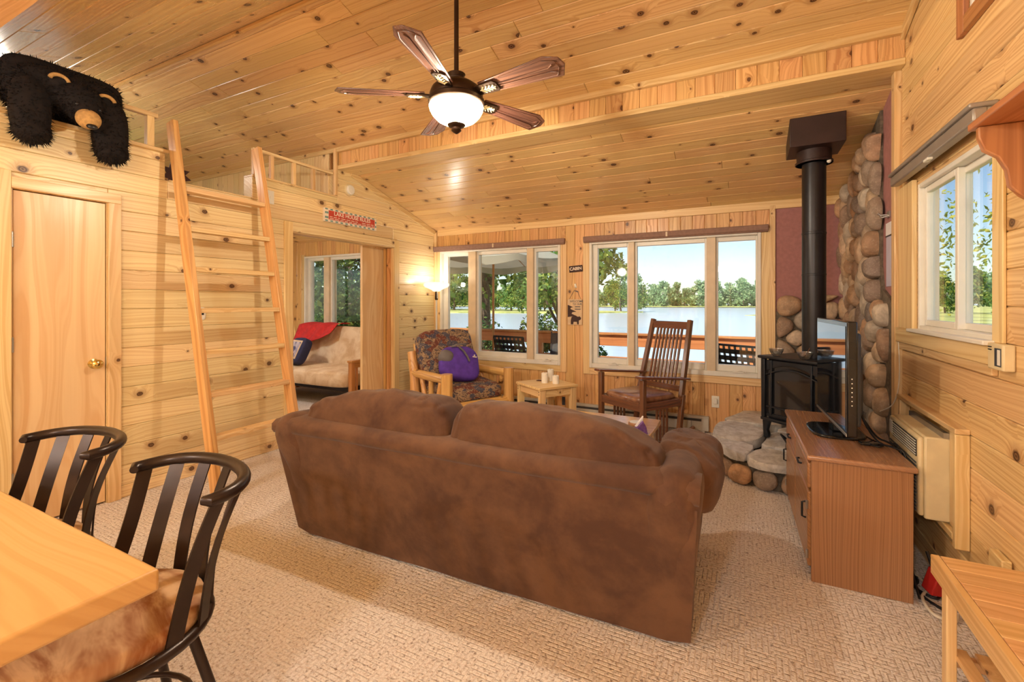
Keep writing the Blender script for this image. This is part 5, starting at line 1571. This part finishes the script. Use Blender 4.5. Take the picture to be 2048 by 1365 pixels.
G().box(-.018,-.035,-.02,.018,-.007,.035).obj('night_light', M['white'], e, bevel=.006)
e = empty('wall_outlet', (-1.93, YB-.0005, .17), label='outlet plate behind the side table', cat='outlet')
G().box(-.02,-.007,-.05,.02,-.0,.05).obj('plate', M['gray_plastic'], e, bevel=.003)

# ================================================================== RIGHT WALL: VALANCE, THERMOSTAT, SHELF, CALENDAR
e = empty('window_valance', (XR, 2.78, 2.03), label='grey blind headrail above the sliding window', cat='blind')
G().box(-.075,-.46,.0,-.0305,.64,.055).obj('headrail', M['blind_gray'], e, bevel=.008)
G().box(-.085,-.46,.055,-.0005,.64,.075).obj('top_cover', M['blind_gray'], e, bevel=.006)
for y in (-.43,.3,.6): G().box(-.0305,y-.015,.02,-.0005,y+.015,.055).obj('bracket', M['steel'], e)
G().box(-.08,.0,-.012,-.06,.06,.0).obj('cord_lock', M['white_plastic'], e, bevel=.002)
e = empty('thermostat', (XR, 2.26, 1.155), label='white and tan thermostat below the window corner', cat='thermostat')
G().box(-.035,-.055,-.05,-.0005,.06,.045).obj('case', M['cream_plastic'], e, bevel=.006)
G().box(-.037,-.045,-.035,-.034,-.0,.03).obj('dial_window', M['gray_plastic'], e)
G().box(-.038,-.042,-.03,-.036,-.022,.025).obj('scale_strip', M['white_plastic'], e)
for z in (.02,.03): G().box(-.037,.025,z,-.034,.05,z+.004).obj('vent_slot', M['nose'], e)
shf = empty('wall_shelf', (XR-.0005, 1.35, 1.86), label='pine wall shelf on a scalloped wooden bracket', cat='shelf')
G().box(-.245,-.75,.0,0,.49,.022).obj('board', M['bracket'], shf, bevel=.004)
G().box(-.02,-.75,.023,-.0,.54,.12).obj('back_board', M['bracket'], shf, bevel=.004)
pr = [(0,0),(-.20,0),(-.20,-.02),(-.19,-.045),(-.165,-.06),(-.15,-.085),(-.145,-.115),(-.125,-.135),(-.10,-.15),(-.075,-.165),(-.065,-.2),(-.055,-.225),(-.04,-.24),(-.02,-.25),(0,-.25)]
for y in (.45, -.55):
    G().prism([(x*1.18, z*1.55) for x, z in pr], -.011, .011, Matrix(((1,0,0),(0,0,1),(0,1,0))), (0, y, -.001)).obj('bracket', M['bracket'], shf, bevel=.003)
    G().cyl((-.05, y+.012, -.2), (-.05, y-.02, -.2), .008, n=8).obj('peg', M['steel'], shf)
e = empty('glass_ornament', (XR-.12, 1.62, 1.883), label='fluted clear glass dish on the wall shelf', cat='ornament')
n = 20; g = G()
for k, (r, z) in enumerate([(.02,0),(.03,.008),(.055,.03),(.07,.06),(.064,.06),(.045,.03),(.015,.012)]):
    for j in range(n):
        a = 2*math.pi*j/n; rr = r*(1+.1*math.cos(10*a)*(k in (2,3)))
        g.v.append((rr*math.cos(a), rr*math.sin(a), z))
for k in range(6):
    for j in range(n): g.f.append((k*n+j, k*n+(j+1) % n, (k+1)*n+(j+1) % n, (k+1)*n+j))
g.f.append(tuple(range(n))[::-1]); g.f.append(tuple(6*n+j for j in range(n)))
g.obj('dish', M['clear'], e, smooth=60)
e = empty('wall_calendar', (XN-.0125, 3.785, 1.69), label='pale blue calendar hanging at the nook corner', cat='calendar')
G().box(-.004,-.075,-.235,-.0005,.075,.185).obj('sheet', M['paper'], e)
G().box(-.006,-.075,.10,-.004,.075,.185).obj('header', M['tissue'], e)
G().tube([(-.007,-.07+.014*k,.098) for k in range(11)], .004, 6).obj('binding', M['nose'], e)
e = empty('wall_hook', (XN-.0125, 3.80, 1.93), label='chrome double hook above the calendar', cat='hook')
G().box(-.008,-.03,-.02,-.0005,.03,.02).tube([(-.006,.02,.0),(-.04,.03,.0),(-.055,.03,.015)], .006, 8).tube([(-.006,-.01,-.01),(-.04,-.0,-.02),(-.05,.0,-.01)], .006, 8).obj('hook', M['steel'], e, smooth=60)

# ================================================================== SIDE ROOM
fu = empty('futon', (-5.35, 4.55, 0), label='cream futon with mission style wooden arms in the side room', cat='futon')
for sx in (-1, 1):
    x = sx*1.0
    G().box(x-.04,-.46,.60,x+.04,.40,.625).obj('arm_cap', M['futon_wood'], fu, bevel=.004)
    for y in (-.42,.34): G().box(x-.03,y-.03,0,x+.03,y+.03,.60).obj('arm_post', M['futon_wood'], fu, bevel=.003)
    G().box(x-.02,-.39,.53,x+.02,.31,.598).obj('arm_rail', M['futon_wood'], fu)
    G().box(x-.02,-.39,.15,x+.02,.31,.22).obj('arm_rail', M['futon_wood'], fu)
    for k in range(9):
        y = -.34+k*.075
        G().box(x-.009,y-.011,.22,x+.009,y+.011,.53).obj('arm_slat', M['futon_wood'], fu)
G().box(-.95,-.40,.22,.95,.30,.27).obj('seat_deck', M['black_cloth'], fu)
G().blob((0,-.08,.36), (1.9,.78,.21), .3, .25, 60, 16, (0,0,0), .02, 5, 1).obj('seat_mattress', M['futon'], fu, smooth=80)
G().blob((0,.34,.66), (1.9,.22,.66), .35, .25, 60, 22, (-16,0,0), .02, 5, 2).obj('back_mattress', M['futon'], fu, smooth=80)
th_ = empty('red_throw', (-5.75, 4.89, .98), label='red throw draped over the futon back', cat='throw')
def thr(u, v):
    x = -.42+.84*u
    d = v*(.30+.30*(1-u))
    if v < .25:
        y, z = .18-.22*(v/.25), .045+.012*math.sin(v*12)
    else:
        k = (v-.25)/.75
        y, z = -.05-.16*k-.03, .04-k*(.42-.30*u)
    return (x, y+.012*math.sin(x*26+v*4)-.02, z+.008*math.sin(x*18))
tg = G().grid(thr, 40, 24)
to = tg.obj('cloth', M['red_cloth'], th_, smooth=80)
so_ = to.modifiers.new('thick', 'SOLIDIFY'); so_.thickness = .008; so_.offset = 1
pi_ = empty('print_pillow', (-5.62, 4.36, .47), -12, label='navy pillow with printed face on the futon', cat='pillow')
G().blob((0,0,.19), (.38,.15,.38), .45, .35, 32, 20, (-26,0,0), .006, 6, 1).obj('cushion', M['pillow_blue'], pi_, smooth=80)
pm = Matrix.Rotation(R(-26), 3, 'X')
fc = G().obox((0,-.072,0), (.27,.006,.27)); fc.v = [tuple(pm @ Vector(v)+Vector((0,0,.19))) for v in fc.v]
fc.obj('border', M['sign_cream'], pi_)
fc = G().obox((0,-.077,0), (.22,.006,.22)); fc.v = [tuple(pm @ Vector(v)+Vector((0,0,.19))) for v in fc.v]
fc.obj('print', M['pillow_print'], pi_)
# ================================================================== ADDED FILL LAMPS OUT OF VIEW: KITCHEN END, SIDE ROOM, LOFT
for i, (x, y, zz, w, nm, lb) in enumerate(((-.5, -1.7, 2.15, KITCHEN_FILL_W, 'fill_pendant', 'added unseen fill globe at the kitchen end near the patio door'), (-2.9, -1.7, 2.15, KITCHEN_FILL_W, 'fill_pendant', 'added unseen fill globe at the left of the kitchen end'), (-5.4, 3.3, 1.93, 45, 'fill_pendant', 'added unseen fill globe in the side room'), (-5.3, 1.5, 2.85, 18, 'fill_pendant', 'added unseen fill globe in the loft'))):
    top = (ZF if y < 0 else 2.78)-zz
    e = empty(nm, (x, y, zz), label=lb, cat='added fill lamp', group='added fill globes')
    if y > 0: top = 2.12-zz if y > 2.5 else zhi(y)-zz
    if top > .1: G().cyl((0,0,.1), (0,0,top-.02), .004, n=8).obj('cord', M['white_cord'], e)
    G().lathe([(.05,top-.02),(.05,top-.0005)], 20).obj('canopy', M['white_plastic'], e)
    G().blob((0,0,0), (.26,.26,.22), nu=28, nv=16).obj('globe', M['bowl'], e, smooth=180)
    bulb('bulb', (0,0,0), w, e, col=(.97,.98,1.0), rad=.09)
# ================================================================== OUTDOORS
ZW = -3.2
g = G().box(-900, 24, ZW-.3, 900, 1500, ZW)
tag(g.obj('lake', M['water']), 'broad pale lake beyond the deck', 'lake', kind='structure')
g = G().add([(-60,5.3,-.5),(60,5.3,-.5),(60,14,-1.2),(-60,14,-1.2),(-60,27,ZW-.1),(60,27,ZW-.1)], [(0,1,2,3),(3,2,5,4)])
tag(g.obj('ground', M['lawn']), 'grassy bank falling to the lake', 'ground', kind='structure')
g = G().box(1.2, -40, -.9, 400, 24, -.6)
tag(g.obj('ground_side', M['lawn']), 'meadow beside the cabin', 'ground', kind='structure')
g = G().box(-60, -40, -.9, XO-.2, 5.3, -.6)
tag(g.obj('ground_left', M['lawn']), 'yard left of the cabin', 'ground', kind='structure')
g = G().box(9, 23.9, -1.5, 400, 300, -.62)
tag(g.obj('meadow', M['marsh']), 'yellow green meadow beyond the sliding window', 'meadow', kind='structure')
def strip(name, pts, z, lb):
    g = G().prism(pts, z-.5, z)
    return tag(g.obj(name, M['marsh']), lb, 'marsh', kind='structure')
strip('marsh_near', [(-230,150),(-120,158),(-62,172),(-40,205),(-120,240),(-300,230)], ZW+.5, 'yellow marsh grass along the left shore')
strip('marsh_island', [(0,175),(40,168),(120,180),(150,215),(60,225),(10,205)], ZW+.12, 'yellow green reed bed in mid lake')
strip('shore_far', [(-900,420),(-200,400),(0,430),(300,400),(900,420),(900,700),(-900,700)], ZW+1, 'far lake shore')

def tree_meshes(seed, H, cw, n, leaf, mat, base=.25, round_=1.0):
    rg = random.Random(seed)
    tr = G()
    pts = [Vector((0,0,0))]
    for k in range(1, 6): pts.append(Vector((rg.gauss(0,.02)*H, rg.gauss(0,.02)*H, H*.9*k/5)))
    tr.tube(pts, [H*.022*(1-.8*k/5) for k in range(6)], 7)
    cl = []
    for k in range(14):
        t = base + (1-base)*rg.random()
        a = rg.uniform(0, 2*math.pi)
        rr = cw*math.sin(math.pi*min(1, (t-base)/(1-base)*.85+.15))**.7*rg.uniform(.35, .9)
        c = Vector((rr*math.cos(a), rr*math.sin(a), H*t))
        cl.append((c, cw*rg.uniform(.32, .55)))
        tr.tube([Vector((0,0,H*(t-.12))), c*.6+Vector((0,0,H*t*.4-.02*H)), c], [H*.008, H*.005, H*.002], 5)
    cl.append((Vector((0,0,H*.95)), cw*.4))
    lf = G()
    for _ in range(n):
        c, r = rg.choice(cl)
        d = Vector((rg.gauss(0,1), rg.gauss(0,1), rg.gauss(0,.8))).normalized()*r*rg.random()**.4
        p = c+d
        u = Vector((rg.gauss(0,1), rg.gauss(0,1), rg.gauss(0,1))).normalized(); v = u.orthogonal().normalized()
        s = leaf*rg.uniform(.6, 1.3)
        lf.add([p-u*s, p+v*s*.55, p+u*s, p-v*s*.55], [(0,1,2,3)])
    return tr.mesh('trunk', 60), lf.mesh('crown')
def plant_tree(name, loc, meshes, mat, label, cat='tree', group=None, rz=0, sc=1.0):
    e = empty(name, loc, rz, label=label, cat=cat, group=group)
    e.scale = (sc, sc, sc)
    for nm, me, mt in (('trunk', meshes[0], M['bark']), ('crown', meshes[1], mat)):
        if not me.materials: me.materials.append(mt)
        o = bpy.data.objects.new(nm, me); COL.objects.link(o); o.parent = e
    return e
protos_far = [tree_meshes(100+i, 1.0, .38, 800, .07, None, .08) for i in range(4)]
rg = random.Random(77)
for i in range(220):
    x = -520 + (i % 110)*9.4 + rg.uniform(-4, 4)
    y = 432 + (i//110)*28 + rg.uniform(0, 22)
    h = rg.uniform(15, 24)
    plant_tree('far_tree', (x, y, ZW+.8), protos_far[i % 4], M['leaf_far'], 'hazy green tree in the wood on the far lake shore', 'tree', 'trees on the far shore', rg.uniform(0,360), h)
protos_mid = [tree_meshes(200+i, 1.0, .36, 1500, .035, None, .1) for i in range(3)]
for i in range(34):
    x = -250 + i*6.2 + rg.uniform(-3, 3)
    y = 186 + rg.uniform(0, 30) + max(0, (x+80))*.5
    h = rg.uniform(14, 24)*(1 if x < -70 else .85)
    plant_tree('shore_tree', (x, y, ZW+.4), protos_mid[i % 3], M['leaf'], 'broad green tree in the wood behind the yellow marsh', 'tree', 'trees behind the marsh', rg.uniform(0,360), h)
# trees near the cabin
t1 = tree_meshes(301, 9.0, 2.6, 5000, .12, None, .42)
plant_tree('near_tree', (-6.6, 11.5, -1.2), t1, M['leaf'], 'tree with bare lower trunk beyond the umbrella', 'tree')
t2 = tree_meshes(302, 5.2, 2.1, 9000, .085, None, .1)
plant_tree('near_tree', (-9.9, 8.6, -.8), t2, M['leaf_dark'], 'dense leafy tree filling the side room window', 'tree')
plant_tree('near_tree', (-12.9, 12.2, -1.1), t2, M['leaf_dark'], 'dense leafy tree further behind the side room window', 'tree', None, 120, 1.4)
t3 = tree_meshes(303, 7.5, 2.9, 8000, .05, None, .40)
plant_tree('near_tree', (1.75, 10.6, -1.0), t3, M['leaf_yellow'], 'yellow green tree hanging leaves into the rocking chair window', 'tree')
t4 = tree_meshes(304, 12, 3.0, 4200, .16, None, .35)
plant_tree('near_tree', (-8.6, 22, -2.6), t4, M['leaf'], 'tall tree at the water edge left of the open lake view', 'tree')
t5 = tree_meshes(305, 6.5, 2.3, 9000, .03, None, .5)
plant_tree('near_tree', (5.6, 8.6, -.9), t5, M['leaf'], 'tree with hanging branches outside the sliding window', 'tree')
bm1 = tree_meshes(310, 1.9, 1.0, 2200, .055, None, .05)
for i, (x, y, s) in enumerate(((-7.2, 9.6, 1.0), (-5.6, 9.4, .9), (-4.2, 9.3, .95), (-3.0, 9.6, .75), (-8.6, 10.2, 1.1))):
    plant_tree('shrub', (x, y, -.95), bm1, M['leaf_dark'], 'leafy shrub growing below the deck railing', 'shrub', 'shrubs below the deck railing', 70*i, s)
for i in range(16):
    x = 20 + i*2.9 + rg.uniform(-1, 1); y = 108 + rg.uniform(-8, 16)
    plant_tree('meadow_tree', (x, y, -.8), protos_mid[i % 3], M['leaf'], 'bushy green tree at the far edge of the meadow', 'tree', 'trees beyond the meadow', rg.uniform(0,360), rg.uniform(6, 10))

# ---- deck and railing
dk = empty('deck', (0, 6.7, -.15), label='cedar deck outside the windows', cat='deck')
for k in range(20):
    y = -1.38 + k*.14
    G().box(-8.0, y, -.04, 4.0, y+.134, 0).obj('deck_board', M['cedar'], dk)
rr = empty('deck_railing', (-1.0, 8.0, -.15), label='orange stained cedar deck railing facing the lake', cat='railing')
G().box(-6.2, -.08, .925, 4.6, .08, .96).obj('cap_rail', M['cedar'], rr, bevel=.004)
G().box(-6.2, -.04, .73, 4.6, -.0, .92).obj('upper_board', M['cedar'], rr, bevel=.004)
G().box(-6.2, -.04, .40, 4.6, -.0, .54).obj('lower_board', M['cedar'], rr, bevel=.004)
for x in (-6.1, -4.3, -2.5, -.7, 1.1, 2.9, 4.5): G().box(x-.045, .001, -.3, x+.045, .09, .924).obj('post', M['cedar'], rr, bevel=.004)
# ---- patio umbrella
um = empty('patio_umbrella', (-3.98, 7.05, -.149), label='beige patio umbrella standing on the deck', cat='umbrella')
G().lathe([(.25,0),(.25,.06),(.04,.1),(.03,.3)], 24).obj('base', M['bronze'], um, smooth=40)
G().cyl((0,0,.1), (0,0,2.66), .02, n=12).obj('pole', M['futon_wood'], um, smooth=40)
cn = G(); nr_, ns = 8, 8
for i in range(ns+1):
    for j in range(nr_*6):
        a = 2*math.pi*j/(nr_*6); t = i/ns
        sc_ = abs(math.sin(a*nr_/2))
        r = 1.32*t*(1-.05*sc_*t)
        z = 2.68-.44*t**1.35 - .05*sc_*t*t
        cn.v.append((r*math.cos(a), r*math.sin(a), z))
for i in range(ns):
    for j in range(nr_*6):
        j2 = (j+1) % (nr_*6); q = nr_*6
        cn.f.append((i*q+j, i*q+j2, (i+1)*q+j2, (i+1)*q+j))
cn.obj('canopy', M['canvas'], um, smooth=60)
vl = G(); q = nr_*6
for j in range(q):
    a = 2*math.pi*j/q; sc_ = abs(math.sin(a*nr_/2)); r = 1.32*(1-.05*sc_)
    z = 2.68-.44-.05*sc_
    vl.v += [(r*math.cos(a), r*math.sin(a), z), (r*1.005*math.cos(a), r*1.005*math.sin(a), z-.10-.03*sc_)]
for j in range(q):
    j2 = (j+1) % q
    vl.f.append((2*j, 2*j2, 2*j2+1, 2*j+1))
vl.obj('valance', M['canvas'], um, smooth=60)
for k in range(8):
    a = 2*math.pi*k/8
    G().tube([(.02*math.cos(a), .02*math.sin(a), 2.64), (.7*math.cos(a), .7*math.sin(a), 2.46), (1.3*math.cos(a), 1.3*math.sin(a), 2.225)], .008, 6).obj('rib', M['futon_wood'], um)
# ---- strap chairs
def strap_chair(loc, rz, mt, lb, cols=8, rows=6):
    c = empty('patio_chair', loc, rz, label=lb, cat='patio chair', group='strap patio chairs')
    for sx in (-1, 1):
        G().tube([(sx*.27,-.25,0),(sx*.27,-.26,.40),(sx*.27,.22,.38),(sx*.27,.36,.98)], .014, 8).obj('side_frame', M['black_iron'], c, smooth=50)
        G().tube([(sx*.27,.30,0),(sx*.27,.20,.39)], .014, 8).obj('rear_leg', M['black_iron'], c, smooth=50)
        G().tube([(sx*.28,-.25,.40),(sx*.29,-.24,.62),(sx*.29,.24,.62),(sx*.27,.30,.72)], .014, 8).obj('arm', M['black_iron'], c, smooth=50)
    G().tube([(-.27,.36,.98),(.27,.36,.98)], .014, 8).obj('top_bar', M['black_iron'], c, smooth=50)
    for k in range(rows):
        z = .46+k*.5/rows; y = .235+.13*(z-.40)/.58
        G().box(-.27,y-.004,z,.27,y,z+.055).obj('cross_strap', mt, c)
    for k in range(cols):
        x = -.25+k*.5/(cols-1)
        G().beam((x,.228,.42),(x,.356,.97), .045, .004, (1,0,0)).obj('upright_strap', mt, c)
    for k in range(6): G().box(-.27,-.22+k*.075,.385,.27,-.17+k*.075,.39).obj('seat_strap', mt, c)
    return c
strap_chair((-3.12, 6.42, -.149), 172, M['strap_black'], 'black woven strap patio chair with its back to the window')
strap_chair((-4.35, 7.15, -.149), 158, M['strap_green'], 'pale green woven strap patio chair beyond the black one')
strap_chair((.1, 6.35, -.149), 150, M['strap_black'], 'dark woven patio chair outside the rocking chair window')
lc = empty('folding_chair', (-2.55, 6.9, -.149), 20, label='dark folding lounge chair beside the railing', cat='folding chair')
for sx in (-1, 1):
    G().tube([(sx*.25,-.3,0),(sx*.25,.35,1.0)], .012, 8).obj('leg_frame', M['black_iron'], lc)
    G().tube([(sx*.22,.3,0),(sx*.22,-.25,.5)], .012, 8).obj('leg_frame', M['black_iron'], lc)
G().add([(-.24,-.05,.40),(.24,-.05,.40),(.24,.35,.98),(-.24,.35,.98),(-.24,-.045,.39),(.24,-.045,.39),(.24,.36,.97),(-.24,.36,.97)], [(0,1,2,3),(7,6,5,4),(0,4,5,1),(1,5,6,2),(2,6,7,3),(3,7,4,0)]).obj('sling', M['strap_black'], lc)
G().add([(-.24,-.35,.44),(.24,-.35,.44),(.24,-.06,.39),(-.24,-.06,.39),(-.24,-.35,.43),(.24,-.35,.43),(.24,-.06,.38),(-.24,-.06,.38)], [(0,1,2,3),(7,6,5,4),(0,4,5,1),(1,5,6,2),(2,6,7,3),(3,7,4,0)]).obj('seat_sling', M['strap_black'], lc)
